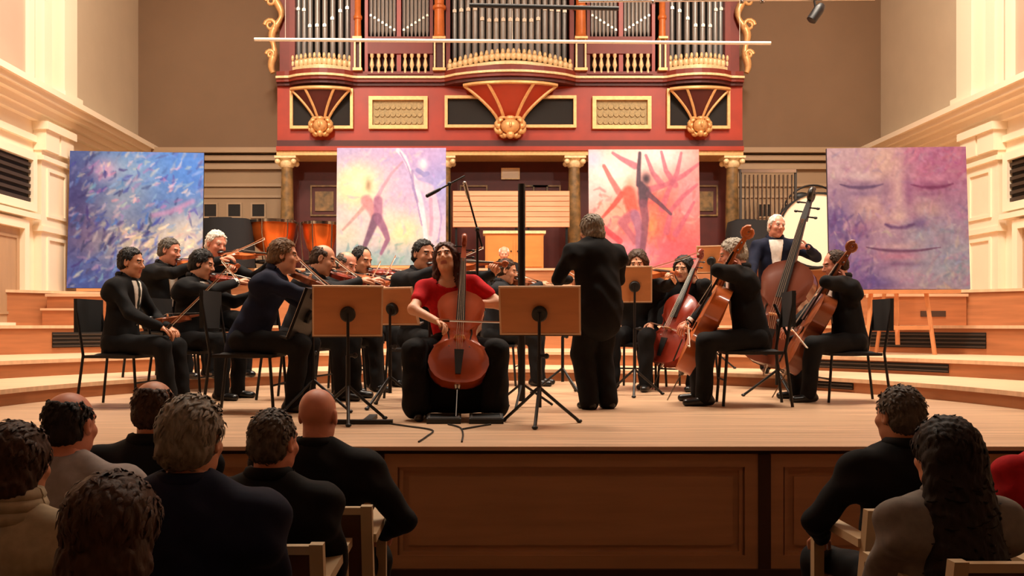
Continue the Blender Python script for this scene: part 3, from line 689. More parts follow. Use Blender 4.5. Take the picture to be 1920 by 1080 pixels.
def paint4():
    c = Canvas(160, (186, 152, 182), 4)
    c.blob(.15, .05, .4, .3, (206, 178, 194), .9); c.blob(.85, .1, .4, .28, (180, 104, 156), .95); c.blob(.42, .1, .14, .2, (222, 190, 178), .8); c.blob(.92, .5, .2, .2, (156, 120, 172), .7)
    c.blob(.05, .55, .16, .18, (104, 84, 162), .95); c.blob(.18, .85, .3, .2, (132, 102, 172), .85); c.blob(.34, .95, .16, .07, (84, 68, 156), .85); c.blob(.85, .82, .35, .24, (150, 162, 196), .95)
    c.blob(.7, .58, .16, .1, (156, 160, 190), .8); c.blob(.3, .45, .12, .09, (214, 178, 172), .7); c.blob(.72, .44, .1, .06, (206, 180, 160), .5)
    c.dabs(260, [(206, 176, 196), (170, 130, 176), (190, 150, 190), (146, 122, 176), (214, 184, 186), (176, 120, 166)], (0, 0, 1, 1), .9, .08, .011, .5, 1.0)
    c.dabs(90, [(104, 84, 162), (128, 98, 174), (200, 190, 214), (90, 70, 150)], (0, .5, .3, 1), 1.2, .09, .012, .65, .6); c.dabs(70, [(160, 172, 202), (136, 150, 190), (190, 188, 194)], (.58, .5, 1, 1), .4, .09, .012, .6, .7)
    c.dabs(50, [(196, 110, 160), (170, 90, 150), (206, 140, 170)], (.55, 0, 1, .25), .6, .09, .012, .55, .5)
    # eye sockets, lids, cheeks, nose, mouth as broad soft passages
    c.blob(.26, .27, .17, .045, (138, 110, 156), .75); c.blob(.74, .275, .17, .045, (150, 84, 140), .75)
    c.blob(.24, .20, .12, .028, (224, 204, 214), .75, .1); c.blob(.76, .22, .12, .025, (206, 146, 186), .7, -.1)
    c.blob(.25, .325, .12, .02, (116, 88, 142), .6); c.blob(.74, .33, .11, .018, (128, 80, 132), .5)
    c.stroke([(.09, .258), (.16, .278), (.25, .285), (.34, .275), (.4, .26)], [.004, .009, .012, .009, .004], (92, 66, 118), .85, 1.3); c.stroke([(.6, .265), (.68, .283), (.76, .288), (.84, .28), (.9, .262)], [.004, .009, .012, .01, .005], (120, 46, 104), .9, 1.3)
    c.blob(.415, .33, .03, .12, (150, 114, 156), .7, .12); c.blob(.585, .32, .028, .1, (146, 90, 146), .7, -.08); c.blob(.51, .32, .03, .16, (226, 196, 200), .7)
    c.blob(.51, .49, .06, .04, (224, 196, 196), .85); c.blob(.4, .5, .035, .035, (206, 170, 182), .8); c.blob(.61, .49, .035, .035, (176, 130, 170), .7); c.blob(.66, .54, .07, .04, (112, 84, 152), .75)
    c.stroke([(.41, .545), (.45, .563), (.5, .57), (.56, .565), (.61, .545)], [.008, .013, .01, .014, .01], (96, 62, 124), .85, 1.4); c.blob(.51, .63, .03, .05, (160, 126, 170), .6)
    c.blob(.27, .62, .04, .12, (150, 114, 164), .6, .5); c.blob(.78, .6, .03, .1, (150, 130, 160), .6, -.5); c.blob(.2, .58, .1, .04, (150, 90, 140), .5, -.4)
    c.blob(.5, .7, .15, .022, (208, 176, 190), .7); c.stroke([(.27, .705), (.36, .722), (.46, .732), (.54, .735), (.66, .728), (.8, .708)], [.003, .008, .011, .011, .008, .003], (98, 56, 104), .9, 1.3)
    c.blob(.5, .77, .16, .028, (192, 124, 164), .8); c.blob(.5, .825, .15, .018, (126, 90, 146), .7); c.blob(.5, .9, .14, .04, (190, 164, 192), .6)
    return c.out(20, gain=.84)
m_side = M('dark_canvas_side', (34, 30, 48), .8)
def painting(img, px0, px1, py0, py1, k, zf, label, elabel, lean=5, rz=0, mirrorleg=False):
    a, b = P(px0, py1, k), P(px1, py0, k); w, h = b.x-a.x, (b.z-a.z)
    rzr = math.radians(rz); ln = math.radians(lean)
    ct = empty('painting', ((a.x+b.x)/2, a.y, a.z), rzr, label=label, cat='painting', group='large paintings on easels')
    ct.rotation_euler = (-ln, 0, rzr)
    n = img.shape[0]; d = .045
    vs = [(-w/2+w*j/(n-1), -d, h*(1-i/(n-1))) for i in range(n) for j in range(n)]
    fs = [(i*n+j, (i+1)*n+j, (i+1)*n+j+1, i*n+j+1) for i in range(n-1) for j in range(n-1)]
    me = bpy.data.meshes.new('canvas'); me.from_pydata(vs, [], fs)
    at = me.color_attributes.new('paint', 'FLOAT_COLOR', 'POINT'); L = lin(img.reshape(-1, 3))
    at.data.foreach_set('color', np.concatenate([L, np.ones((len(L), 1))], 1).astype(np.float32).ravel())
    me.materials.append(MV('oil_paint')); link('painted_canvas', me, ct)
    MB().box((-w/2, -d+.001, 0), (w/2, 0, h)).build('stretcher', m_side, ct)
    # easel: two front legs, rear leg, ledge, mast
    H = a.z-zf; e = empty('easel', ((a.x+b.x)/2, a.y, zf), rzr, label=elabel, cat='easel', group='wooden easels')
    for s in (-1, 1):
        m = MB(); m.tube([(s*w*.24, -.0-H*math.tan(ln)-.02, 0), (s*w*.12, h*.75*math.tan(ln)+.035, H+h*.75)], .028, 4); m.build('leg', m_easel, e)
    m = MB(); m.tube([(0, h*.5*math.tan(ln)+.06, H+h*.5), (0, .75, 0)], .025, 4); m.build('rear_leg', m_easel, e)
    m = MB(); m.tube([(0, -H*.4*math.tan(ln)+.045, max(.02, H*.15)), (0, h*.8*math.tan(ln)+.06, H+h*.8)], .028, 4); m.build('mast', m_easel, e)
    MB().box((-w*.42, -.10, H-.05), (w*.42, .04, H-.005)).build('ledge', m_easel, e)
    if H > .3: MB().box((-w*.21, -.03-H*.6*math.tan(ln), H*.38), (w*.21, .0-H*.6*math.tan(ln)+.02, H*.38+.05)).build('crossbar', m_easel, e)
painting(paint1(), 131, 377, 282, 541, 118, 1.2, 'blue abstract painting with pale brushwork behind the violinists', 'wooden easel under the blue abstract painting', 4, 5)
painting(paint2(), 631, 836, 276, 498, 115, .69, 'violet and yellow painting of a striding dancer and a pale swooping figure', 'wooden easel under the violet and yellow dancer painting', 3)
painting(paint3(), 1104, 1312, 279, 502, 115, .69, 'red and white painting of two dancing figures with branches', 'wooden easel under the red dancer painting', 3)
painting(paint4(), 1557, 1812, 274, 543, 150, .325, 'purple painting of a large face with closed eyes', 'pine easel standing on the second step under the face painting', 4, -4)

# loose wooden steps and box on the third level
a = P(88, 603, 129); b = P(196, 551, 129)
t = empty('step_box', (a.x, a.y, .69), label='tall wooden step box below the blue abstract painting', cat='step box', group='wooden step boxes')
MB().box((0, 0, 0), (b.x-a.x, .5, b.z-.69-.04)).build('body', m_boxwood, t); MB().box((-.02, -.02, b.z-.73), (b.x-a.x+.02, .52, b.z-.69)).build('tread', m_tread, t)
a = P(79, 603, 134); b = P(155, 578, 134)
t = empty('step_box', (a.x, a.y, .69), label='low wooden step box in front of the taller one', cat='step box', group='wooden step boxes')
MB().box((0, 0, 0), (b.x-a.x, .42, b.z-.69-.03)).build('body', m_boxwood, t); MB().box((-.02, -.02, b.z-.72), (b.x-a.x+.02, .42, b.z-.69)).build('tread', m_tread, t)
a = P(1655, 598, 131); b = P(1812, 556, 131)
t = empty('wooden_chest', (a.x, a.y, .69), label='long wooden chest standing behind the face painting easel', cat='chest')
w, h = b.x-a.x, b.z-.69
MB().box((0, 0, 0), (w, .5, h)).build('body', m_boxwood, t); MB().box((-.02, -.02, h), (w+.02, .52, h+.04)).build('lid', m_tread, t)
MB().box((w*.45, -.012, h*.3), (w*.75, 0, h*.5)).build('handle_slot', m_post, t)
c = P(1772, 548, 130)
t = MB()
for i in range(5): t.tube([(c.x-.3+.1*i+.04*math.sin(q*1.1+i), c.y+.2+.06*math.cos(q*1.3+i*2), .69+h+.055+.02*(i % 3)+.008*math.sin(q+i)) for q in np.linspace(0, 6, 16)], .018, 6)
t.build('cable_coil', m_blackp, smooth=60, label='tangle of black cables lying on the wooden chest', cat='cable')

# ------------------------------------------------------------------ smooth solids for people (distance field + surface nets)
class Field:
    def __init__(s, lo, hi, vox):
        s.lo = np.array(lo, float); s.vox = vox; s.n = np.maximum(4, np.ceil((np.array(hi)-s.lo)/vox).astype(int)+1)
        s.F = np.full(s.n, .06, np.float32); s.ax = [s.lo[i]+vox*np.arange(s.n[i]) for i in range(3)]
    def sub(s, a, b):
        i0 = np.clip(np.floor((np.array(a)-s.lo)/s.vox).astype(int), 0, s.n-1); i1 = np.clip(np.ceil((np.array(b)-s.lo)/s.vox).astype(int)+1, 1, s.n)
        sl = tuple(slice(i0[i], i1[i]) for i in range(3))
        X, Y, Z = np.meshgrid(s.ax[0][sl[0]], s.ax[1][sl[1]], s.ax[2][sl[2]], indexing='ij', sparse=True)
        return sl, X, Y, Z
    def put(s, sl, d, k, op):
        f = s.F[sl]
        if op == 'u':
            if k: h = np.clip(k-np.abs(f-d), 0, None)/k; s.F[sl] = np.minimum(f, d)-h*h*k*.25
            else: s.F[sl] = np.minimum(f, d)
        else: 
            h = np.clip(k-np.abs(f+d), 0, None)/k if k else 0
            s.F[sl] = np.maximum(f, -d)+h*h*k*.25
    def cap(s, p0, p1, r0, r1, e=None, f=1.0, k=.02, op='u'):
        p0 = np.array(p0, float); p1 = np.array(p1, float); m = max(r0, r1)+.055
        sl, X, Y, Z = s.sub(np.minimum(p0, p1)-m, np.maximum(p0, p1)+m)
        x, y, z = X-p0[0], Y-p0[1], Z-p0[2]; d = p1-p0
        if e is not None and f != 1:
            e = np.array(e, float); e = e/np.linalg.norm(e); q = (x*e[0]+y*e[1]+z*e[2])*(f-1)
            x, y, z = x+q*e[0], y+q*e[1], z+q*e[2]; d = d+e*((d@e)*(f-1))
        t = np.clip((x*d[0]+y*d[1]+z*d[2])/max(d@d, 1e-9), 0, 1)
        s.put(sl, np.sqrt((x-t*d[0])**2+(y-t*d[1])**2+(z-t*d[2])**2)-(r0+(r1-r0)*t), k, op)
    def ell(s, c, r, k=.012, op='u'):
        c = np.array(c, float); r = np.array(r, float); sl, X, Y, Z = s.sub(c-r-.055, c+r+.055)
        x, y, z = (X-c[0])/r[0], (Y-c[1])/r[1], (Z-c[2])/r[2]
        k0 = np.sqrt(x*x+y*y+z*z); k1 = np.sqrt((x/r[0])**2+(y/r[1])**2+(z/r[2])**2)
        s.put(sl, k0*(k0-1)/np.maximum(k1, 1e-6), k, op)
    def nets(s):
        F = s.F; n = F.shape; ins = F < 0
        c = [ins[a:n[0]-1+a, b:n[1]-1+b, g:n[2]-1+g] for a in (0, 1) for b in (0, 1) for g in (0, 1)]
        cnt = sum(q.astype(np.int8) for q in c); act = (cnt > 0) & (cnt < 8); I = np.argwhere(act)
        if len(I) == 0: return np.zeros((0, 3)), np.zeros((0, 4), int)
        idx = np.full(act.shape, -1, np.int64); idx[act] = np.arange(len(I))
        off = np.array([(a, b, g) for a in (0, 1) for b in (0, 1) for g in (0, 1)])
        V = np.stack([F[I[:, 0]+o[0], I[:, 1]+o[1], I[:, 2]+o[2]] for o in off], 1).astype(float)
        acc = np.zeros((len(I), 3)); num = np.zeros(len(I))
        for i in range(8):
            for j in range(i+1, 8):
                if np.abs(off[i]-off[j]).sum() != 1: continue
                x = (V[:, i] < 0) != (V[:, j] < 0); t = np.where(x, V[:, i]/np.where(x, V[:, i]-V[:, j], 1), 0)
                acc += np.where(x[:, None], off[i]+t[:, None]*(off[j]-off[i]), 0); num += x
        verts = s.lo+s.vox*(I+acc/num[:, None]); faces = []
        for a in range(3):
            b, g = (a+1) % 3, (a+2) % 3
            s0 = [slice(None)]*3; s1 = [slice(None)]*3; s0[a] = slice(0, -1); s1[a] = slice(1, None)
            A, B = ins[tuple(s0)], ins[tuple(s1)]; E = np.argwhere(A != B)
            E = E[(E[:, b] > 0) & (E[:, g] > 0) & (E[:, b] < n[b]-1) & (E[:, g] < n[g]-1)]
            if not len(E): continue
            def cell(db, dg): q = E.copy(); q[:, b] -= db; q[:, g] -= dg; return idx[q[:, 0], q[:, 1], q[:, 2]]
            Q = np.stack([cell(1, 1), cell(0, 1), cell(0, 0), cell(1, 0)], 1)
            fl = ~A[E[:, 0], E[:, 1], E[:, 2]]; Q[fl] = Q[fl][:, ::-1]; faces.append(Q)
        return verts, np.concatenate(faces)
def prims_mesh(prims, vox, clip=None):
    pts = []
    for p in prims:
        r = max(p['r'])+.03; pts += [np.array(p['a'])-r, np.array(p['a'])+r, np.array(p['b'])-r, np.array(p['b'])+r]
    f = Field(np.min(pts, 0), np.max(pts, 0), vox)
    for p in prims: f.cap(p['a'], p['b'], p['r'][0], p['r'][1], p.get('e'), p.get('f', 1), p.get('k', .03))
    if clip: clip(f)
    return f.nets()
def folds(v, a=.004):
    w = v*1.0; return v+a*np.stack([np.sin(w[:, 2]*41+w[:, 1]*23)*np.sin(w[:, 0]*17), np.sin(w[:, 0]*37+w[:, 2]*29)*np.sin(w[:, 1]*13+1), np.sin(w[:, 1]*43+w[:, 0]*19)*.6], 1)
def sit(v, seat):
    if seat: m = (v[:, 1] < .24) & (v[:, 2] < .435) & (v[:, 2] > .2); v[m, 2] = .435
    return v
def np_mesh(name, parts, mats):                            # parts: (verts, faces, material index or array)
    V = []; Fc = []; mi = []; o = 0
    for v, f, m in parts:
        V.append(np.asarray(v, float)); Fc += [tuple(int(i)+o for i in q) for q in f]; mi += list(m) if hasattr(m, '__len__') else [m]*len(f); o += len(v)
    me = bpy.data.meshes.new(name); me.from_pydata(np.concatenate(V).tolist(), [], Fc)
    for m in mats: me.materials.append(m)
    me.polygons.foreach_set('material_index', mi); me.polygons.foreach_set('use_smooth', [True]*len(Fc)); me.update(); return me

# head, in head coordinates (face towards +y)
def make_head(vox=.0058):
    f = Field((-.11, -.14, -.2), (.11, .15, .15), vox)
    f.ell((0, -.012, .035), (.077, .098, .088)); f.ell((0, .022, -.03), (.062, .074, .086), .03); f.ell((0, .032, -.075), (.05, .052, .042), .03)
    f.cap((0, .074, -.102), (0, .07, -.1), .021, .021, k=.02); f.cap((0, .09, .014), (0, .113, -.02), .008, .0125, k=.012); f.cap((-.011, .1, -.026), (.011, .1, -.026), .0085, .0085, k=.008)
    f.cap((-.036, .08, .032), (.036, .08, .032), .012, .012, k=.015)
    for s in (-1, 1):
        f.ell((s*.04, .066, -.022), (.022, .022, .022), .02); f.ell((s*.031, .102, .012), (.015, .014, .011), .012, 'd')
        f.ell((s*.08, -.004, -.002), (.010, .020, .033), .008); f.ell((s*.087, .002, .0), (.006, .009, .018), .006, 'd')
    f.cap((-.018, .083, -.055), (.018, .083, -.055), .0085, .0085, k=.008); f.cap((-.015, .083, -.068), (.015, .083, -.068), .008, .008, k=.006)
    f.cap((0, -.025, -.07), (0, -.035, -.17), .056, .056, k=.03)
    v, q = f.nets(); c = v[q].mean(1); mi = np.zeros(len(q), int)
    x, y, z = np.abs(c[:, 0]), c[:, 1], c[:, 2]
    mi[(x < .024) & (z > -.074) & (z < -.049) & (y > .086)] = 1
    mi[(x > .013) & (x < .05) & (z > .026) & (z < .037) & (y > .066)] = 2
    beard = (z < -.045) & (y > .02) & (x < .07) & (mi == 0) & (z > -.125)
    return v, q, mi, beard
HEAD = make_head()
def make_hair(style, vox=.0075):
    f = Field((-.22, -.24, -.56), (.22, .14, .18), vox)
    if style in ('short', 'ring', 'receding', 'full'):
        th = {'short': .007, 'ring': .0035, 'receding': .006, 'full': .014}[style]
        f.ell((0, -.014, .036), (.077+th, .098+th, .089+th*1.15)); f.ell((0, -.045, -.02), (.070+th, .066+th, .055+th), .02)
        f.ell((0, .105, -.03), (.14, .098, .125), .012, 'd')
        f.ell((0, .06, -.175), (.2, .25, .115), .012, 'd')
        for s in (-1, 1): f.ell((s*.088, .002, -.022), (.024, .026, .042), .008, 'd')
        if style == 'ring': f.ell((0, .03, .15), (.088, .135, .105), .012, 'd')
        if style == 'receding': f.ell((0, .11, .10), (.085, .085, .07), .012, 'd')
    if style == 'bob':
        f.ell((0, -.022, .035), (.097, .115, .108)); f.ell((0, -.05, -.05), (.092, .085, .09), .03); f.ell((0, .115, -.04), (.085, .1, .13), .015, 'd')
    if style == 'long':
        f.ell((0, -.02, .042), (.094, .113, .1)); f.cap((0, -.06, -.03), (0, -.10, -.30), .085, .075, (0, 1, 0), 1.3, .04)
        for s in (-1, 1): f.cap((s*.075, -.02, .02), (s*.095, .0, -.24), .035, .03, k=.03)
        f.ell((0, .112, -.035), (.076, .1, .128), .012, 'd')
    if style == 'verylong':
        f.ell((0, -.02, .042), (.1, .118, .104)); f.cap((0, -.06, -.03), (0, -.10, -.36), .115, .15, (0, 1, 0), 1.7, .04); f.ell((0, .112, -.035), (.078, .1, .128), .012, 'd')
    if style == 'bigbob':
        f.ell((0, -.02, .04), (.11, .125, .112)); f.ell((0, -.05, -.06), (.11, .095, .1), .03); f.ell((0, .13, -.06), (.08, .1, .12), .015, 'd')
    X, Y, Z = np.meshgrid(*f.ax, indexing='ij', sparse=True)
    f.F = f.F+.0035*np.sin(X*190+np.sin(Z*70)*2)*np.sin(Y*170+Z*60)+.003*np.sin(X*83+Y*61+1)*np.sin(Z*97+Y*40)
    v, q = f.nets()
    if len(v):
        w = v*90; d = v-np.array([0, -.02, .03]); d /= np.linalg.norm(d, axis=1)[:, None]+1e-9
        v = v+d*(np.sin(w[:, 0]*3.1+np.sin(w[:, 2]*.8)*1.5)*np.sin(w[:, 1]*2.3+w[:, 2]*.5))[:, None]*.0013
        r = np.random.default_rng(7); n = 420; pick = r.integers(0, len(v), n); nv = [v]; nq = [q]; o = len(v)
        dirs = np.array([0, -.55, -1.0]); 
        for i in pick:                                     # overlapping locks of hair combed back and down
            p = v[i]; nn = d[i]; t = dirs+r.normal(0, .35, 3)+(np.array([0, .0, .0]) if p[2] < .08 else np.array([0, -.6, .6]))
            t = t-nn*(t@nn); t /= np.linalg.norm(t)+1e-9; sd = np.cross(t, nn); L = r.uniform(.025, .05)*(1 if style in ('full', 'bob', 'bigbob', 'long', 'verylong') else .6); w = r.uniform(.004, .008)
            ring = []
            for u, h, ww in ((0, -.003, .6), (.5, .0035, 1), (1, .0025+.004*r.random(), .12)):
                c = p+t*L*u+nn*(h-L*L*u*u*4.5); ring += [c+sd*w*ww, c+nn*.0025*ww, c-sd*w*ww]
            nv.append(np.array(ring)); nq.append(np.array([(o, o+1, o+4, o+3), (o+1, o+2, o+5, o+4), (o+3, o+4, o+7, o+6), (o+4, o+5, o+8, o+7)])); o += 9
        v = np.concatenate(nv); q = np.concatenate(nq)
    return v, q
HAIR = {}
def hair(style):
    if style not in HAIR: HAIR[style] = make_hair(style)
    return HAIR[style]

def ik(root, tgt, a, b, pole):
    root, tgt, pole = Vector(root), Vector(tgt), Vector(pole); d = tgt-root; L = d.length
    Lm = (a+b)*.995
    if L > Lm: d = d*(Lm/L); L = Lm
    u = d.normalized(); x = (a*a-b*b+L*L)/(2*L); h = math.sqrt(max(a*a-x*x, 0)); p = pole-u*pole.dot(u)
    p = p.normalized() if p.length > 1e-5 else u.orthogonal().normalized()
    return root+u*x+p*h, root+d
def hand(parts, W, h, n, sgn, curl):
    """fingers of one hand: wrist W, direction h, palm normal n (side the fingers bend to), sgn=+1 right hand"""
    h = Vector(h).normalized(); n = Vector(n); n = (n-h*n.dot(h)).normalized(); sd = n.cross(h)*sgn       # thumb side
    m = MB()
    for i, (o, L) in enumerate(((.030, .95), (.011, 1.05), (-.009, 1.0), (-.028, .8))):
        p = W+h*(.085-abs(o)*.15)+sd*o; d, b = h, n; pts = [p-h*.02, p]
        for l, q in ((.036, 1), (.026, .85), (.021, .7)):
            c = math.radians((curl+4*i)*q); d, b = (d*math.cos(c)+b*math.sin(c)).normalized(), (b*math.cos(c)-d*math.sin(c)).normalized()
            p = p+d*l*L; pts.append(p)
        m.tube(pts, [.0092, .0095, .0088, .008, .006], 6)
    p = W+h*.025+sd*.03; t = (h*.75+sd*.6+n*.3).normalized(); t2 = (h*.85+n*.5+sd*.05).normalized()
    m.tube([p-h*.01-sd*.01, p, p+t*.04, p+t*.04+t2*.03, p+t*.04+t2*.048], [.011, .012, .0105, .0095, .007], 6)
    parts.append((m.v, m.f, 0))
def MS(tone): 
    return M('skin_'+tone, {'fair': (226, 168, 134), 'mid': (206, 142, 108), 'ruddy': (214, 140, 112), 'dark': (176, 116, 84)}[tone], .5, var=.05, scale=30)
m_lip = M('lips', (192, 112, 96), .45); m_eye = M('eye_white', (176, 150, 132), .35); m_iris = M('iris_dark', (36, 26, 20), .2)
def MC(name, col, rough=.85): return M('cloth_'+name, col, rough, var=.12, scale=30, spec=.2)
def MH(name, col): return M('hair_'+name, col, .6, var=.25, scale=60, stretch=(1, 1, .35), bump=.3, spec=.3)
HC = {'black': (26, 20, 17), 'brown': (62, 40, 24), 'lbrown': (104, 72, 42), 'grey': (132, 122, 108), 'dgrey': (84, 74, 64), 'white': (222, 212, 198), 'silver': (168, 158, 142), 'auburn': (70, 34, 22)}
CL = {'black': (17, 16, 17), 'navy': (20, 24, 44), 'char': (30, 30, 33), 'red': (196, 28, 36), 'grey': (150, 140, 136), 'white': (238, 230, 218), 'beige': (168, 150, 122), 'brown': (60, 40, 28), 'dkgreen': (40, 44, 38), 'pattern': (120, 112, 104), 'wine': (176, 24, 30)}
REST = []
def person(label, px, py, k, zf, face, P_, L_, group=None, name='person'):
    seat = P_.get('seat', True); lean = math.radians(P_.get('lean', 8)); roll = math.radians(P_.get('roll', 0))
    up = Vector((math.sin(roll), math.sin(lean), math.cos(lean)*math.cos(roll))).normalized(); fw = Vector((0, 1, 0)); fw = (fw-up*fw.dot(up)).normalized(); rt = fw.cross(up)
    bw = L_.get('bulk', 1.0)
    pel = Vector((0, 0, .54 if seat else .93)); N = pel+up*.52+fw*P_.get('hunch', .0); sh = {s: pel+up*.46+rt*(s*.185*bw)+fw*P_.get('hunch', 0)*.7 for s in (-1, 1)}
    yaw, pit, rl = [math.radians(q) for q in P_.get('head', (0, 0, 0))]
    Rh = Matrix.Rotation(yaw, 3, 'Z') @ Matrix.Rotation(-pit, 3, 'X') @ Matrix.Rotation(rl, 3, 'Y')
    hc = N+(up*.5+Rh @ Vector((0, .12, 1))*.5).normalized()*.155+fw*.015
    hs = L_.get('headscale', 1.0)
    Hm = Matrix.Translation(hc) @ Rh.to_4x4() @ Matrix.Scale(hs, 4)
    topz = hc.z+.127*hs
    tgt = P(px, py, k); S = min(max((tgt.z-zf)/topz, .84), P_.get('smax', 1.12)); rest = tgt.z-zf-S*topz
    REST.append((label[:40], round(S, 2), round(rest, 2)))
    rz = math.radians(face-90); Rz = Matrix.Rotation(rz, 3, 'Z'); ho = Rz @ (hc*S)
    loc = Vector((tgt.x-ho.x, tgt.y-ho.y, zf+max(rest, 0) if P_.get('lift', True) else zf))
    T = Matrix.Translation(loc) @ Rz.to_4x4() @ Matrix.Scale(S, 4)
    # arms
    J = {'pel': pel, 'N': N, 'hc': hc, 'up': up, 'fw': fw, 'rt': rt, 'T': T, 'S': S, 'loc': loc, 'rz': rz, 'sh': sh}
    inst = P_.get('inst'); I = None
    wt = {1: Vector(P_.get('rh', (.2, .38, .66))), -1: Vector(P_.get('lh', (-.2, .38, .66)))}; pole = {1: P_.get('rp', (1, -.3, -.6)), -1: P_.get('lp', (-1, -.3, -.6))}
    hd = {1: None, -1: None}; pn = {1: (0, 0, -1), -1: (0, 0, -1)}; curl = {1: P_.get('rcurl', 28), -1: P_.get('lcurl', 28)}
    if inst == 'violin':
        ax = Vector(P_.get('axis', (-.62, .76, .02))).normalized(); ax = (rt*ax.x+fw*ax.y+Vector((0, 0, 1))*ax.z).normalized()
        nm = Vector((.3, .0, .95)); nm = (nm-ax*nm.dot(ax)).normalized(); vl = P_.get('vlen', .356)
        o = N+up*.055-rt*.06+fw*.085; ct = o+ax*vl*.56+nm*.045; sd = ax.cross(nm).normalized()
        if sd.x < 0: sd = -sd
        bd = (sd+Vector((0, 0, P_.get('btilt', -.15)))).normalized(); wt[1] = ct+bd*P_.get('bowout', .36)+Vector((0, 0, .03)); wt[-1] = o+ax*vl*1.36-nm*.07-sd*.02
        pole[1] = P_.get('rp', (1, .1, -.5)); pole[-1] = (-.3, .2, -1); hd[-1] = (nm*.8+ax*.3+sd*.25); pn[-1] = sd; curl[-1] = 48; pn[1] = -nm; curl[1] = 34
        I = (o, ax, nm, ct, vl)
    if inst == 'cello':
        e = Vector(P_.get('pin', (.06, .66, .02))); tp = N+up*.10-rt*.13-fw*.0; ax = (tp-e).normalized(); o = e+ax*.27
        nm = Vector(P_.get('norm', (.05, .85, .5))); nm = (nm-ax*nm.dot(ax)).normalized(); sd = ax.cross(nm).normalized()
        if sd.x < 0: sd = -sd
        ct = o+ax*P_.get('bowu', .34)+nm*.105; wt[1] = ct+sd*P_.get('bowout', .22)+nm*.02+ax*.02; wt[-1] = o+ax*P_.get('lpos', .93)-nm*.03-sd*.05
        pole[1] = (1, .0, -.1); pole[-1] = P_.get('lp', (-.7, .1, -.9)); hd[-1] = (sd*.8+nm*.5+ax*.1); pn[-1] = (nm+sd*.4); curl[-1] = 40; pn[1] = -ax; curl[1] = 36; hd[1] = None
        I = (o, ax, nm, ct, .755)
    if inst == 'bass':
        e = Vector((.20, .60, .0)); ax = Vector((-.52, -.33, 1.76)).normalized(); o = e+ax*.12; nm = Vector((.35, .85, .3)); nm = (nm-ax*nm.dot(ax)).normalized()
        sd = ax.cross(nm).normalized(); sd = -sd if sd.x < 0 else sd
        ct = o+ax*.36+nm*.17; wt[1] = Vector((.27, .33, .95)); wt[-1] = o+ax*1.34-nm*.05-sd*.07; pole[1] = (1, -.2, -.3); pole[-1] = (-1, 0, -.6); hd[-1] = sd; pn[-1] = nm; curl[-1] = 45
        I = (o, ax, nm, ct, 1.12)
    el = {}; wr = {}
    for s in (-1, 1): el[s], wr[s] = ik(sh[s], wt[s], .285, .26, pole[s])
    J['wr'] = wr
    # legs
    hip = {s: pel+Vector((s*.09, 0, -.02)) for s in (-1, 1)}; kn = {}; an = {}
    sp = P_.get('knees', .15); fx = P_.get('foot', .46)
    for s in (-1, 1):
        if seat: t = Vector((s*sp, fx+P_.get('fstep', 0)*s, .09)); kn[s], an[s] = ik(hip[s], t, .44, .42, (s*P_.get('kout', .12), .6, 1))
        else: t = Vector((s*.095, .0+P_.get('fstep', 0)*s, .09)); kn[s], an[s] = ik(hip[s], t, .44, .42, (0, 1, 0))
    c = lambda a, b, r0, r1, e=None, f=1, k=.03: dict(a=tuple(a), b=tuple(b), r=(r0, r1), e=tuple(e) if e is not None else None, f=f, k=k)
    C1, C2 = pel+up*.2, pel+up*.40+fw*P_.get('hunch', 0)*.5
    def torso(g): return [c(pel, C1, .150*bw+g, .150*bw+g, fw, 1.3), c(C1, C2, .155*bw+g, .165*bw+g, fw, 1.45, .04), c(sh[-1], sh[1], .058+g, .058+g, k=.05), c(sh[-1]-up*.06-fw*.03, sh[1]-up*.06-fw*.03, .065+g, .065+g, k=.05), c(N-up*.02, sh[-1], .05+g, .05+g, k=.04), c(N-up*.02, sh[1], .05+g, .05+g, k=.04)]
    body = torso(-.01)+[c(N-up*.05, hc+Rh @ Vector((0, -.03, -.07)), .058, .054)]
    for s in (-1, 1):
        body += [c(sh[s], el[s], .048, .04), c(el[s], wr[s], .040, .027), c(hip[s], kn[s], .078, .054), c(kn[s], an[s], .052, .037), c(an[s]-Vector((0, .03, .04)), an[s]+Vector((0, .09, -.055)), .026, .018)]
    hdd = {}
    for s in (-1, 1):
        d = Vector(hd[s]) if hd[s] is not None else (wr[s]-el[s]).normalized(); d.normalize(); n = Vector(pn[s]); n = n-d*n.dot(d); n = n.normalized() if n.length > .1 else d.orthogonal().normalized(); hdd[s] = (d, n)
        body += [c(wr[s], wr[s]+d*.07, .03, .034, n, 2.0, .015)]
    parts = []; v, q = prims_mesh(body, .0145); v = sit(v, seat); parts.append((v, q, 0))
    for s in (-1, 1): hand(parts, wr[s], hdd[s][0], hdd[s][1], s, curl[s])
    hv, hq, hmi, beard = HEAD; M3 = np.array(Hm.to_3x3()); hv2 = hv@M3.T+np.array(hc); mi = hmi.copy()
    if L_.get('beard'): mi[beard] = 2
    parts.append((hv2, hq, mi))
    eb = MB()
    for s in (-1, 1): eb.ball(Hm @ Vector((s*.031, 0.0805, .012)), .0122*hs, 8, 3); eb.ball(Hm @ Vector((s*.031, .0905, .012)), .0058*hs, 6, 4)
    parts.append((eb.v, eb.f, eb.mi))
    hcn = L_.get('hair', ('short', 'brown')); hm = MH(hcn[1], HC[hcn[1]])
    me = np_mesh('body', parts, [MS(L_.get('skin', 'fair')), m_lip, hm, m_eye, m_iris])
    ob = link(name, me, None, label, 'person', group); ob.matrix_basis = T
    if hcn[0]:
        v, q = hair(hcn[0]); link('hair', np_mesh('hair', [(v@M3.T+np.array(hc), q, 0)], [hm]), ob)
    # clothes
    tc = MC(L_.get('top', 'black'), CL[L_.get('top', 'black')]); bc = MC(L_.get('legs', 'black'), CL[L_.get('legs', 'black')])
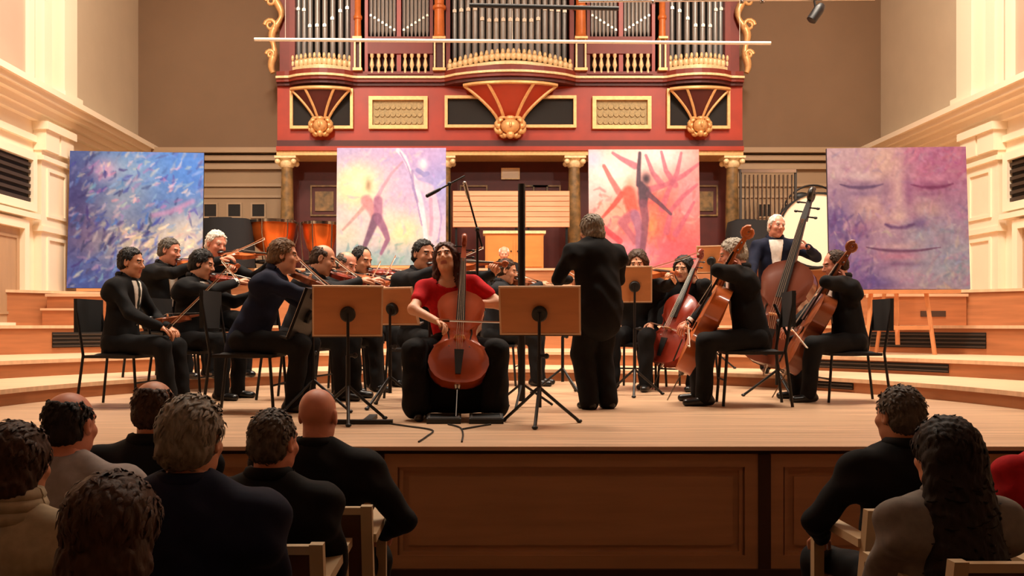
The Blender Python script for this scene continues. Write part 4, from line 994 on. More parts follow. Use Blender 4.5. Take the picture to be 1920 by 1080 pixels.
    ts = L_.get('style', 'jacket'); g = .014 if ts == 'jacket' else .008
    top = torso(g)
    if ts == 'jacket':
        top += [c(pel+up*.06, pel-up*.05, .165*bw, .172*bw, fw, 1.2, .04)]
        if L_.get('coat'): top += [c(pel+up*.1, pel-up*.13, .165*bw, .165*bw, fw, 1.2, .04)]
        top += [c(N-up*.015, N+up*.012, .066, .06, k=.02)]
    sl = 1.0 if ts != 'short' else 0
    for s in (-1, 1):
        if sl: top += [c(sh[s], el[s], .066*bw, .054, k=.035), c(el[s], el[s].lerp(wr[s], .93), .054, .041, k=.02)]
        else: top += [c(sh[s], sh[s].lerp(el[s], .55), .068, .062, k=.035)]
    def neckclip(f): 
        a = N+up*.035; f.cap(a, a+up*.12, .058, .07, k=.01, op='d')
        if ts == 'short': f.ell(tuple(N+fw*.07-up*.0), (.085, .07, .075), .01, 'd')
    v, q = prims_mesh(top, .0155, neckclip); v = sit(folds(v, .0065), seat); link({'jacket': 'jacket', 'shirt': 'shirt', 'short': 'blouse'}[ts], np_mesh('top', [(v, q, 0)], [tc]), ob)
    if ts == 'jacket':
        m = MB(); m.tube([N+up*(.046-.05*math.sin(a)*(math.sin(a) > 0))+rt*(.08*math.cos(a))+fw*(.074*math.sin(a)-.002) for a in np.linspace(0, 2*PI, 25)], .019, 8, flat=1.4); m.build('jacket_collar', tc, ob, smooth=60)
    if L_.get('V'):                                        # open front: white shirt wedge, then tie
        def wedge(g2, w0, a0, nm, mat):
            def clipf(f):
                X, Y, Z = np.meshgrid(*f.ax, indexing='ij', sparse=True); d = [X-pel.x, Y-pel.y, Z-pel.z]
                A = d[0]*up.x+d[1]*up.y+d[2]*up.z; B = np.abs(d[0]*rt.x+d[1]*rt.y+d[2]*rt.z); Cc = d[0]*fw.x+d[1]*fw.y+d[2]*fw.z
                w = w0*np.clip((A-a0)/(.5-a0), -.2, 1) if nm != 'tie' else w0+0*A
                f.F = np.maximum(np.maximum(f.F, B-w), np.maximum(a0-A, np.maximum(.02-Cc, A-.53)))
            v, q = prims_mesh(torso(g2), .011, clipf)
            if len(v): link(nm, np_mesh(nm, [(v, q, 0)], [mat]), ob)
        wedge(g+.009, .075, P_.get('v0', .12), 'shirt_front', MC(L_['V'], CL[L_['V']]))
        if L_.get('tie'): wedge(g+.016, .02, .16, 'tie', MC('tie_'+L_['tie'], CL[L_['tie']]))
    if L_.get('cuffs'):
        for s in (-1, 1): m = MB(); a = el[s].lerp(wr[s], .9); b = el[s].lerp(wr[s], 1.0); m.tube([a, b], [.042, .038], 12); m.build('cuff', MC('white', CL['white']), ob, smooth=50)
    if L_.get('V') or L_.get('collar'):
        m = MB(); m.tube([N+up*.0, N+up*.045+fw*.004], [.069, .061], 16); m.build('collar', MC(L_.get('V') or L_['collar'], CL[L_.get('V') or L_['collar']]), ob, smooth=50)
    if L_.get('scarf'):
        m = MB(); 
        for z, r in ((.0, .085), (.035, .08), (.065, .072)): m.tube([N+up*z+rt*(r*math.cos(a))+fw*(r*.95*math.sin(a)) for a in np.linspace(0, 2*PI, 21)], .03, 8)
        m.build('scarf', MC(L_['scarf'], CL[L_['scarf']]), ob, smooth=60)
    if ts == 'short': 
        lg = [c(pel, pel+up*.1, .155, .15, fw, 1.2)]
        for s in (-1, 1): lg += [c(hip[s], kn[s], .10, .085, k=.05), c(kn[s], Vector((an[s].x*1.15, an[s].y+.02, .11)), .085, .105, k=.05)]
        for zz in (.12, .22, .32, .42): lg += [c((an[-1].x, an[-1].y-.14, zz), (an[1].x, an[1].y-.14, zz), .085, .085, k=.06)]
        lg += [c((hip[-1]+hip[1])/2, (kn[-1]+kn[1])/2-Vector((0, .1, .05)), .08, .08, k=.05)]
        v, q = prims_mesh(lg, .0165); v = folds(v, .007); v[:, 2] = np.maximum(v[:, 2], .012); link('skirt', np_mesh('skirt', [(v, q, 0)], [bc]), ob)
    else:
        wd_ = L_.get('wide', 1.08)
        lg = [c(hip[-1], hip[1], .115*bw, .115*bw, k=.04), c(pel, pel+up*.1, .148*bw, .142*bw, fw, 1.3, .04)]
        for s in (-1, 1): lg += [c(hip[s], kn[s], .094*bw, .073*wd_, k=.02), c(kn[s], an[s]-Vector((0, 0, .02)), .071*wd_, .058*wd_, k=.02)]
        v, q = prims_mesh(lg, .0165); v = sit(folds(v, .005), seat); link('trousers', np_mesh('trousers', [(v, q, 0)], [bc]), ob)
    for s in (-1, 1):
        a = an[s]; f = [c(a+Vector((0, -.045, -.048)), a+Vector((s*.015, .13, -.062)), .043, .036, (0, 0, 1), 1.15), c(a+Vector((0, -.02, 0)), a+Vector((0, 0, -.03)), .045, .045)]
        v, q = prims_mesh(f, .011); v[:, 2] = np.maximum(v[:, 2], .0); link('shoe', np_mesh('shoe', [(v, q, 0)], [M('shoe_leather', (14, 12, 12), .3)]), ob)
    J['I'] = I; J['ob'] = ob
    return J

# ------------------------------------------------------------------ instruments of the violin family
OUTL = [(0, 0), (.004, .08), (.02, .15), (.06, .215), (.12, .262), (.20, .290), (.27, .283), (.33, .255), (.365, .240), (.38, .248), (.40, .215), (.44, .178), (.50, .158), (.56, .158), (.61, .178), (.645, .208), (.66, .213), (.68, .202), (.73, .215), (.80, .232), (.86, .228), (.92, .195), (.96, .145), (.985, .08), (1.0, .035), (1.0, 0)]
def instrument(kind, label, tone, group=None):
    L = {'violin': .356, 'viola': .41, 'cello': .755, 'bass': 1.12}[kind]
    rib = {'violin': .032, 'viola': .038, 'cello': .118, 'bass': .19}[kind]; arch = {'violin': .015, 'viola': .017, 'cello': .028, 'bass': .04}[kind]
    wd = 1.0 if kind != 'bass' else 1.02
    mw = M('varnish_'+tone, {'orange': (186, 92, 40), 'red': (138, 44, 26), 'brown': (128, 62, 30), 'solo': (164, 66, 26), 'dark': (96, 44, 26)}[tone], .28, var=.16, scale=5, stretch=(1, 1, .4), coat=.3)
    me_ = M('ebony', (22, 18, 16), .35); ms = M('steel_string', (190, 184, 170), .3, metal=.9)
    t = empty(kind if kind != 'bass' else 'double_bass', (0, 0, 0), label=label, cat={'bass': 'double bass'}.get(kind, kind), group=group)
    # local: z along the length, x across, y = front normal
    pts = [(h*L*wd, z*L) for z, h in OUTL]; loop = pts+[(-x, z) for x, z in reversed(pts[1:-1])]; n = len(loop); cz = .47*L
    def plate(sgn, nm):
        b = MB(); rings = [(1.02, 0), (1.02, .12), (.93, .12), (.8, .45), (.55, .85), (.25, 1.0)]
        vs = []
        for f, h in rings: vs += [(x*f, sgn*(rib/2+arch*h), cz+(z-cz)*(f if f < 1 else 1.01)) for x, z in loop]
        vs.append((0, sgn*(rib/2+arch), cz)); fs = []
        for i in range(len(rings)-1): fs += [(i*n+j, i*n+(j+1) % n, (i+1)*n+(j+1) % n, (i+1)*n+j) for j in range(n)]
        i = len(rings)-1; fs += [(i*n+j, i*n+(j+1) % n, len(vs)-1) for j in range(n)]; b.add(vs, fs); return b.build(nm, mw, t, smooth=50)
    r = MB(); vs = [(x, -rib/2, z) for x, z in loop]+[(x, rib/2, z) for x, z in loop]; r.add(vs, [(j, (j+1) % n, n+(j+1) % n, n+j) for j in range(n)]); r.build('ribs', mw, t, smooth=40)
    tp = plate(1, 'top_plate'); plate(-1, 'back_plate')
    y0 = rib/2+arch; NL = {'violin': .13, 'viola': .15, 'cello': .28, 'bass': .46}[kind]; w = L*.036
    m = MB(); m.tube([(0, rib/2-w*.2, L*.985), (0, rib/2+w*.2, L+NL)], [w*1.15, w*.8], 10); m.build('neck', mw, t, smooth=50)
    m = MB(); f0 = L*.62; m.add([(-w*1.25, y0+w*.9, f0), (w*1.25, y0+w*.9, f0), (w*.75, rib/2+w*.9, L+NL), (-w*.75, rib/2+w*.9, L+NL), (-w*1.25, y0+w*.35, f0), (w*1.25, y0+w*.35, f0), (w*.75, rib/2+w*.2, L+NL), (-w*.75, rib/2+w*.2, L+NL)],
        [(0, 1, 2, 3), (4, 7, 6, 5), (0, 4, 5, 1), (1, 5, 6, 2), (2, 6, 7, 3), (3, 7, 4, 0)]); m.build('fingerboard', me_, t)
    m = MB(); hL = NL*.75; z1 = L+NL
    m.add([(-w*.8, rib/2+w*.9, z1), (w*.8, rib/2+w*.9, z1), (w*.8, rib/2-w, z1), (-w*.8, rib/2-w, z1), (-w*.5, rib/2+w*.1, z1+hL*.7), (w*.5, rib/2+w*.1, z1+hL*.7), (w*.5, rib/2-w*1.2, z1+hL*.7), (-w*.5, rib/2-w*1.2, z1+hL*.7)],
        [(0, 1, 5, 4), (1, 2, 6, 5), (2, 3, 7, 6), (3, 0, 4, 7), (4, 5, 6, 7), (0, 3, 2, 1)])
    m.v += []; sc = [(0, rib/2-w*.6+w*1.7*(1-q/20*.85)*math.sin(q*.62), z1+hL*.85+w*1.7*(1-q/20*.85)*math.cos(q*.62)) for q in range(20)]
    m.tube(sc, [w*.75]*20, 8, side=(1, 0, 0)); m.build('scroll', me_ if kind == 'bass' else mw, t, smooth=50)
    for i in range(4):
        m = MB(); s = 1 if i % 2 else -1; zz = z1+hL*(.12+.15*i); m.tube([(0, rib/2-w*.2, zz), (s*w*2.2, rib/2-w*.2, zz)], [w*.18, w*.25], 6); m.ball((s*w*2.7, rib/2-w*.2, zz), (w*.55, w*.2, w*.4), 8); m.build('peg', me_, t, smooth=50)
    zb = L*.44; hb = y0+L*.085 if kind in ('cello', 'bass') else y0+.03
    m = MB(); m.prism([(-w*1.6, 0), (-w*.9, 0), (-w*.5, (hb-y0)*.45), (w*.5, (hb-y0)*.45), (w*.9, 0), (w*1.6, 0), (w*1.25, (hb-y0)*.9), (0, hb-y0), (-w*1.25, (hb-y0)*.9)], L*.012, 0, (Vector((0, y0-.002, zb)), Vector((1, 0, 0)), Vector((0, 1, 0)), Vector((0, 0, 1)))); m.build('bridge', m_easel, t)
    m = MB(); m.add([(-w*.7, y0+w*.8, L*.06), (w*.7, y0+w*.8, L*.06), (w*1.3, hb*.55+y0*.45, L*.31), (-w*1.3, hb*.55+y0*.45, L*.31), (-w*.7, y0+w*.3, L*.06), (w*.7, y0+w*.3, L*.06), (w*1.3, y0*.6+hb*.4, L*.31), (-w*1.3, y0*.6+hb*.4, L*.31)], [(0, 1, 2, 3), (4, 7, 6, 5), (0, 4, 5, 1), (1, 5, 6, 2), (2, 6, 7, 3), (3, 7, 4, 0)]); m.build('tailpiece', me_, t)
    for i in range(4):
        x = (i-1.5)*w*.55; m = MB(); m.tube([(x*.8, y0*.5+hb*.5, L*.31), (x, hb+.001, zb), (x*.55, rib/2+w*1.0, z1)], max(.0006, L*.0018), 4); m.build('string', ms, t)
    for s in (-1, 1):
        pz = [(s*L*(.105+.022*math.sin((q-6)*.5)*abs(q-6)/6), y0*.90+.003, L*(.36+.19*q/12)) for q in range(13)]
        pz = [(x, rib/2+arch*.62+.0035, z) for x, y, z in pz]; m = MB(); m.tube(pz, [L*.012]+[L*.007]*11+[L*.012], 6); m.build('sound_hole', me_, tp)
    if kind in ('cello', 'bass'):
        m = MB(); m.tube([(0, 0, 0), (0, 0, -(.27 if kind == 'cello' else .12))], .006 if kind == 'cello' else .01, 6); m.lathe([(.02, -.03), (.025, 0), (.02, .02)], 10); m.build('endpin', m_chrome, t)
    else:
        m = MB(); m.ball((-L*.16, y0+.012, L*.06), (L*.1, .012, L*.09), 10); m.build('chin_rest', me_, t, smooth=60)
    return t
def basis(o, ax, nm): x = nm.cross(ax).normalized(); return Matrix(((x.x, nm.x, ax.x, o.x), (x.y, nm.y, ax.y, o.y), (x.z, nm.z, ax.z, o.z), (0, 0, 0, 1)))
def bow(label, T, p, d, up=None, L=.74, fat=1.0):          # frog at p, stick along d (local), in frame T
    t = empty('bow', (0, 0, 0), label=label, cat='bow', group='bows held by string players')
    d = d.normalized(); n = Vector(up if up else (0, 0, 1)); n = n-d*n.dot(d); n = n.normalized() if n.length > .05 else d.orthogonal().normalized()
    t.matrix_basis = T @ basis(p, d, n)
    m = MB(); m.tube([(0, .022-.012*math.sin(PI*q/8), -.06+(L+.06)*q/8) for q in range(9)], [.0045*fat]*5+[.0038*fat]*4, 6); m.build('stick', M('bow_wood', (150, 92, 56), .35), t, smooth=50)
    m = MB(); m.box((-.004, -.002, .02), (.004, .0, L-.01)); m.build('hair_ribbon', M('bow_hair', (236, 226, 206), .6), t)
    m = MB(); m.box((-.006, -.004, -.02), (.006, .02, .03)); m.build('frog', M('ebony', (22, 18, 16), .35), t); m = MB(); m.box((-.004, -.003, L-.02), (.004, .016, L)); m.build('tip', m_paper, t)
    return t

# ------------------------------------------------------------------ chairs and stands
def stage_chair(label, T, S):
    t = empty('stage_chair', (0, 0, 0), label=label, cat='chair', group='black stage chairs'); t.matrix_basis = T
    b = MB(); b.box((-.22, -.2, .405), (.22, .24, .43)); b.build('seat_pan', m_black, t); b = MB(); b.ball((0, .02, .425), (.225, .23, .03), 16); b.build('seat_cushion', m_velvet if False else M('black_upholstery', (22, 21, 22), .9), t, smooth=60)
    b = MB(); n = 8
    vs = [(-.21+.42*j/n, -.25-.03*math.cos((j/n-.5)*2), z) for z in (.62, .90) for j in range(n+1)]+[(-.21+.42*j/n, -.28-.03*math.cos((j/n-.5)*2), z) for z in (.62, .90) for j in range(n+1)]
    q = n+1; fs = []
    for j in range(n): fs += [(j, j+1, q+j+1, q+j), (2*q+j, 3*q+j, 3*q+j+1, 2*q+j+1), (q+j, q+j+1, 3*q+j+1, 3*q+j), (j, 2*q+j, 2*q+j+1, j+1)]
    fs += [(0, q, 3*q, 2*q), (n, 2*q+n, 3*q+n, q+n)]; b.add(vs, fs); b.build('backrest', M('black_upholstery', (22, 21, 22), .9), t, smooth=40)
    for s in (-1, 1):
        m = MB(); m.tube([(s*.2, .22, .41), (s*.21, .25, 0)], .012, 8); m.build('leg', m_black, t, smooth=60)
        m = MB(); m.tube([(s*.2, -.29, .88), (s*.2, -.22, .43), (s*.215, -.27, 0)], .012, 8); m.build('leg', m_black, t, smooth=60)
    m = MB(); m.tube([(-.2, .235, .2), (.2, .235, .2)], .008, 6); m.build('stretcher', m_black, t)
def music_stand(label, px, py, k, zf, face, w=.5, h=.35, tilt=25, col=None, paper=False, kind='beech'):
    """py = pixel row of the desk centre; the desk's reading side faces `face` degrees"""
    p = P(px, py, k); t = empty('music_stand', (p.x, p.y, zf), math.radians(face-90), label=label, cat='music stand', group='music stands'); H = p.z-zf
    md = m_deskwood if kind == 'beech' else m_blackp; a = math.radians(tilt)
    R_ = Matrix.Translation((0, 0, H)) @ Matrix.Rotation(a, 4, 'X')      # reading side +y tilts upwards
    d = MB(); d.box((-w/2, -.009, -h/2), (w/2, .009, h/2), 0, R_); d = d.build('desk', md, t)
    e = MB()
    for q in frame_pts(-w/2, w/2, -h/2, h/2, .012):
        e.add([R_ @ Vector((x, y, z)) for y in (-.012, .012) for x, z in q], [(0, 1, 2, 3), (4, 7, 6, 5), (0, 4, 5, 1), (1, 5, 6, 2), (2, 6, 7, 3), (3, 7, 4, 0)])
    e.build('desk_edge', m_tread if kind == 'beech' else m_black, d)
    l = MB(); l.box((-w/2, .0, -h/2-.012), (w/2, .07, -h/2), 0, R_); l.build('ledge', md if kind != 'beech' else m_post, d)
    if paper:
        s = MB(); s.box((-w*.48, .012, -h/2+.005), (-.005, .018, h*.48), 0, R_); s.box((.005, .012, -h/2+.005), (w*.48, .018, h*.48), 0, R_); s.build('sheet_music', m_paper, t)
    hb = MB(); hb.lathe([(.001, .04), (.045, .038), (.055, .028), (.056, -.004), (.001, -.004)], 18)
    hb.v = [tuple(R_ @ Vector((x, -.009-z, y-.02))) for x, y, z in hb.v]; hb.build('tilt_hub', m_blackp, t, smooth=40)
    m = MB(); y = -.045; m.tube([(0, y, .2), (0, y, H-.02)], .011, 8); m.tube([(0, y, .12), (0, y, H*.6)], .016, 8); m.build('post', m_black, t, smooth=50)
    m = MB(); m.tube([(0, y, H*.6), (.05, y, H*.6)], .012, 8); m.ball((.05, y, H*.6), .02, 8); m.build('height_knob', m_blackp, t, smooth=50)
    for i in range(3):
        an = 2*PI*i/3+.5; m = MB(); cx, sy = math.cos(an), math.sin(an); m.tube([(0, y, .26), (.16*cx, y+.16*sy, .13), (.31*cx, y+.31*sy, .012)], .012, 8); lg = m.build('leg', m_black, t, smooth=50)
        m = MB(); m.ball((.31*cx, y+.31*sy, .014), (.022, .022, .014), 8); m.build('rubber_foot', m_blackp, lg, smooth=60)
    return t

# ------------------------------------------------------------------ the orchestra
PROTO = {}
def inst_copy(kind, tone, label, M4, group):
    if (kind, tone) not in PROTO:
        t = instrument(kind, label, tone, group); PROTO[(kind, tone)] = t
    else:
        t = copy_tree(PROTO[(kind, tone)]); t['label'] = label
    t.matrix_basis = M4; return t
def player(label, px, py, k, zf, face, pose, look, kind, ilabel, tone, blabel=None, chair=None, bowlen=.74):
    J = person(label, px, py, k, zf, face, dict(pose, inst={'viola': 'violin'}.get(kind, kind), vlen=.40 if kind == 'viola' else .356), look, 'orchestra musicians')
    o, ax, nm, ct, L = J['I']; T = J['T']
    inst_copy(kind, tone, ilabel, T @ basis(o, ax, nm), {'violin': 'violins', 'viola': 'violas', 'cello': 'cellos', 'bass': None}[kind])
    if blabel:
        w = J['wr'][1]; d = ct-w
        if pose.get('bowdir'): d = Vector(pose['bowdir'])
        f = w+d.normalized()*.06+nm*.01; bow(blabel, T, f, d, nm, bowlen)
    if chair: 
        stage_chair(chair, Matrix.Translation((J['loc'].x, J['loc'].y, zf)) @ Matrix.Rotation(J['rz'], 4, 'Z') @ Matrix.Scale(J['S'], 4), 1)
    return J
suit = dict(top='black', legs='black', style='jacket')
# first violins, left
J = person('man in black suit at the far left, bow lowered in his lap', 246, 465, 217, 0, -6, dict(lean=6, head=(0, 8, 0), rh=(.13, .42, .66), lh=(-.16, .36, .66), foot=.50, knees=.13), dict(suit, hair=('short', 'black'), skin='mid', V='white', tie='dkgreen'), 'orchestra musicians')
stage_chair('black chair under the violinist at the far left', Matrix.Translation((J['loc'].x, J['loc'].y, 0)) @ Matrix.Rotation(J['rz'], 4, 'Z') @ Matrix.Scale(J['S'], 4), 1)
inst_copy('violin', 'brown', 'violin resting in the lap of the suited man at the far left', J['T'] @ basis(Vector((-.22, .16, .70)), Vector((-.1, .95, .12)).normalized(), Vector((.0, -.12, .95)).normalized()), 'violins')
bow('bow pointing up from the lap of the man at the far left', J['T'], J['wr'][1]+Vector((0, .08, .0)), Vector((.05, .72, .66)), (0, -1, 1))
player('grey-haired man playing violin behind the far left violinist', 318, 447, 178, .145, -25, dict(lean=6, head=(12, 12, -6), bowout=.2, smax=1.16), dict(suit, hair=('short', 'dgrey'), skin='ruddy', V='white', cuffs=1), 'violin', 'violin played by the grey-haired man at the far left', 'orange', 'bow of the grey-haired violinist at the far left', 'black chair of the grey-haired violinist')
player('black-haired young violinist in dark suit facing right', 379, 470, 199, 0, -12, dict(lean=10, head=(8, 14, -6), bowout=.28, foot=.42), dict(suit, hair=('full', 'black'), skin='mid', cuffs=1, V='white'), 'violin', 'violin played by the black-haired young violinist', 'red', 'bow of the black-haired young violinist', 'black chair of the black-haired young violinist')
player('white-haired man playing violin at the back of the violins', 405, 433, 172, .145, -55, dict(lean=4, head=(15, 14, -6), smax=1.2), dict(suit, hair=('short', 'white'), skin='ruddy'), 'violin', 'violin under the chin of the white-haired man', 'orange', 'bow of the white-haired violinist', 'black chair of the white-haired violinist')
player('brown-haired violinist in navy jacket leaning forward over a black stand', 532, 450, 232, 0, -2, dict(lean=24, head=(6, 4, -6), bowout=.30, foot=.38, btilt=-.3), dict(suit, top='navy', hair=('full', 'lbrown'), skin='mid'), 'violin', 'violin of the leaning violinist in navy', 'brown', 'bow of the leaning violinist in navy', 'black chair with thin legs under the leaning violinist in navy')
player('balding violinist bent forward behind the beech music stand', 606, 459, 200, 0, -12, dict(lean=18, head=(6, 18, -6), bowout=.26, foot=.46), dict(suit, top='char', hair=('ring', 'brown'), skin='mid'), 'violin', 'violin of the balding violinist behind the beech stand', 'red', 'bow of the balding violinist', 'black chair of the balding violinist')
player('bald violinist between the balding one and the dark-haired one', 649, 472, 180, 0, -38, dict(lean=14, head=(6, 20, -6), bowout=.24), dict(suit, hair=('ring', 'dgrey'), skin='ruddy', cuffs=1), 'violin', 'violin of the bald violinist with white cuffs', 'orange', 'bow of the bald violinist with white cuffs', 'black chair of the bald violinist')
player('dark-haired violinist furthest behind the beech music stand', 678, 463, 166, 0, -40, dict(lean=10, head=(4, 18, 0), smax=1.2), dict(suit, hair=('receding', 'black'), skin='mid'), 'violin', 'violin of the dark-haired violinist behind the stand', 'red', 'bow of the dark-haired violinist behind the stand', 'black chair of the dark-haired violinist')
player('black-haired violist sitting just behind the red-bloused soloist', 794, 450, 203, 0, -62, dict(lean=2, head=(10, 6, -4), smax=1.2, bowout=.2, foot=.44), dict(suit, top='char', hair=('short', 'black'), skin='mid'), 'viola', 'viola of the black-haired man behind the soloist', 'orange', 'bow of the violist behind the soloist', 'black chair of the violist behind the soloist')
# soloist
player('woman soloist in red blouse and long black skirt playing cello', 836, 455, 243, 0, -88, dict(lean=2, roll=6, head=(-14, -16, 8), knees=.25, kout=.5, foot=.40, pin=(.0, .62, .02), norm=(0, .9, .35), bowout=.17, lpos=.70, bowu=.43, bowdir=(-1, .14, -.03), lp=(-1, .1, -.35)), dict(top='red', legs='black', style='short', hair=('long', 'auburn'), skin='fair'), 'cello', 'glossy reddish cello of the soloist in red', 'solo', 'bow of the soloist in red', 'black chair under the soloist in red')
# winds and inner strings
J = person('bald white-haired wind player at the back under the organ', 945, 462, 119, .69, -90, dict(lean=5, head=(0, 15, 0), rh=(.06, .3, .82), lh=(-.06, .3, .92)), dict(suit, hair=('ring', 'white'), skin='ruddy'), 'orchestra musicians')
stage_chair('black chair of the bald wind player', Matrix.Translation((J['loc'].x, J['loc'].y, .69)) @ Matrix.Rotation(J['rz'], 4, 'Z'), 1)
J = person('dark-haired wind player half hidden beside the soloist', 884, 488, 132, .325, -90, dict(lean=6, head=(-10, 12, 0), rh=(.06, .3, .8), lh=(-.06, .3, .9)), dict(suit, hair=('full', 'black'), skin='mid'), 'orchestra musicians')
stage_chair('black chair of the half hidden wind player', Matrix.Translation((J['loc'].x, J['loc'].y, .325)) @ Matrix.Rotation(J['rz'], 4, 'Z'), 1)
player('dark-haired violist facing right behind the pale music stand', 950, 486, 162, 0, -10, dict(lean=8, head=(0, 14, 0), smax=1.16, bowout=.25), dict(suit, top='char', hair=('short', 'brown'), skin='mid'), 'viola', 'viola of the man behind the conductor stand', 'brown', 'bow of the violist behind the conductor stand', 'black chair of the violist behind the conductor stand')
player('dark-haired woman violist behind a small brown stand', 1195, 470, 172, 0, -112, dict(lean=6, head=(6, 16, 0), smax=1.16, bowout=.3), dict(suit, hair=('long', 'brown'), skin='fair'), 'viola', 'viola of the woman behind the small brown stand', 'orange', 'bow of the woman violist', 'black chair of the woman violist')
player('long-haired woman cellist in black beside the red painting', 1281, 481, 172, 0, -128, dict(lean=8, head=(4, 10, -4), knees=.24, kout=.6, foot=.42, smax=1.14, bowout=.2), dict(suit, style='shirt', hair=('long', 'black'), skin='fair'), 'cello', 'dark red cello of the long-haired woman', 'red', 'bow of the long-haired woman cellist', 'black chair of the long-haired woman cellist')
# cellos right, bass
player('grey-haired cellist facing left beside the conductor', 1374, 448, 214, 0, 172, dict(lean=10, head=(-4, 16, 0), knees=.22, kout=.5, foot=.40, bowout=.2, smax=1.14), dict(suit, hair=('short', 'silver'), skin='ruddy', cuffs=1, V='white'), 'cello', 'orange-brown cello of the grey-haired man', 'orange', 'bow of the grey-haired cellist', 'black chair of the grey-haired cellist')
player('brown-haired cellist facing left at the far right', 1566, 470, 205, 0, 176, dict(lean=8, head=(0, 16, 0), knees=.2, kout=.5, foot=.42, bowout=.22, smax=1.14), dict(suit, hair=('receding', 'brown'), skin='ruddy', cuffs=1, V='white'), 'cello', 'brown cello at the far right below the face painting', 'brown', 'bow of the cellist at the far right', 'black chair of the cellist at the far right')
player('white-haired bass player standing in dark jacket and white shirt', 1456, 403, 165, .145, -100, dict(seat=False, lean=2, head=(20, 4, -6), smax=1.16, bowdir=(-.6, .3, -.1), v0=-.05), dict(suit, top='navy', hair=('receding', 'white'), skin='ruddy', V='white'), 'bass', 'large brown double bass of the standing man', 'dark', None)
# conductor
J = person('grey-haired conductor in black suit standing with his back turned', 1108, 405, 224, 0, 112, dict(seat=False, lean=6, hunch=.03, head=(14, 12, 0), rh=(.16, .40, 1.12), lh=(-.10, .36, 1.16), rp=(1, -.2, -.8), lp=(-1, -.4, -.5), smax=1.05), dict(suit, hair=('bob', 'grey'), skin='fair', bulk=1.22, coat=1, wide=1.5))
t = MB(); w = J['wr'][1]; t.tube([w+Vector((0, .05, 0)), w+Vector((-.05, .38, .14))], [.006, .002], 6); t.tube([w+Vector((0, .04, -.005)), w+Vector((0, .06, .004))], [.011, .008], 8); t = t.build('baton', m_white, smooth=50, label='thin white baton in the conductor hand', cat='baton'); t.matrix_basis = J['T']

# music stands
music_stand('beech music stand with black hub facing the violins', 652, 583, 262, 0, 100, .50, .37, 14)
music_stand('beech music stand with black hub left of the conductor', 1012, 582, 268, 0, 82, .57, .35, 16)
music_stand('black music stand seen edge-on before the violinist in navy', 577, 588, 236, 0, 170, .46, .42, 22, paper=True, kind='black')
music_stand('pale music stand turned sideways left of the soloist', 737, 574, 222, 0, 60, .46, .33, 20, paper=True)
music_stand('small brown music stand before the woman violist', 1190, 533, 190, 0, 80, .34, .36, 12)
music_stand('brown music stand high up beside the red painting', 1334, 486, 150, .145, 70, .36, .34, 14)
music_stand('black music stand between the bass and the far right cellist', 1466, 602, 196, 0, -20, .46, .34, 22, kind='black')
music_stand('low music stand behind the conductor stand', 1050, 560, 185, 0, 120, .45, .3, 24)
music_stand('black music stand in front of the wind players', 880, 530, 150, .145, 95, .45, .3, 20, kind='black')

# microphones and tall pole
def mic_stand(label, px, pyt, k, boom, zf=0, r=.011):
    p = P(px, pyt, k); t = empty('microphone_stand', (p.x, p.y, zf), label=label, cat='microphone stand', group='microphone stands'); H = p.z-zf
    m = MB(); m.tube([(0, 0, .05), (0, 0, H)], r, 8); m.build('pole', m_black, t, smooth=50)
    for i in range(3):
        a = 2*PI*i/3+.3; m = MB(); m.tube([(0, 0, .2), (.28*math.cos(a), .28*math.sin(a), .012)], .011, 6); m.build('leg', m_black, t)
    if boom:
        b = P(boom[0], boom[1], k)-Vector((p.x, p.y, zf)); d = (b-Vector((0, 0, H))).normalized()
        m = MB(); m.tube([Vector((0, 0, H))-d*.15, b], .008, 8); m.build('boom', m_black, t, smooth=50)
        m = MB(); e = Vector((0, 0, H)); m.ball(e, .022, 8); m.build('boom_clutch', m_black, t)
        m = MB(); m.tube([b, b+d*.03, b+d*.12], [.012, .016, .017], 10); m.ball(b+d*.13, .018, 8); m.build('microphone', m_chrome if boom[2] else m_blackp, t, smooth=60)
    return t
mic_stand('thick tall black pole stand between the pale screens', 978, 345, 222, None, 0, .031)
mic_stand('microphone stand with silver microphone above the soloist', 895, 430, 226, (879, 372, True))
mic_stand('microphone stand whose boom crosses the violet dancer painting', 843, 345, 214, (826, 354, False))

# floor boxes and cables by the soloist
for px, lb in ((835, 'left one of two low black floor boxes at the soloist feet'), (911, 'right one of two low black floor boxes at the soloist feet')):
    p = P(px, 790, 255); t = empty('floor_monitor', (p.x, p.y-.28, 0), label=lb, cat='floor monitor', group='low black floor monitors')
    MB().add([(-.12, -.05, 0), (.12, -.05, 0), (.12, .1, 0), (-.12, .1, 0), (-.12, -.05, .035), (.12, -.05, .035), (.12, .1, .06), (-.12, .1, .06)], [(0, 3, 2, 1), (4, 5, 6, 7), (0, 1, 5, 4), (1, 2, 6, 5), (2, 3, 7, 6), (3, 0, 4, 7)]).build('housing', m_blackp, t)
    m = MB(); frame_on(m, (Vector((0, -.05, .036)), Vector((1, 0, 0)), Vector((0, 1, .167)).normalized(), Vector((0, -.16, 1)).normalized()), -.11, .11, .01, .14, .012, .004); m.build('top_grille', m_velvet, t)
def stage_pt(px, py): k = (py-CY)/CAMZ; return Vector(((px-CX)/k, FPX/k, .006))
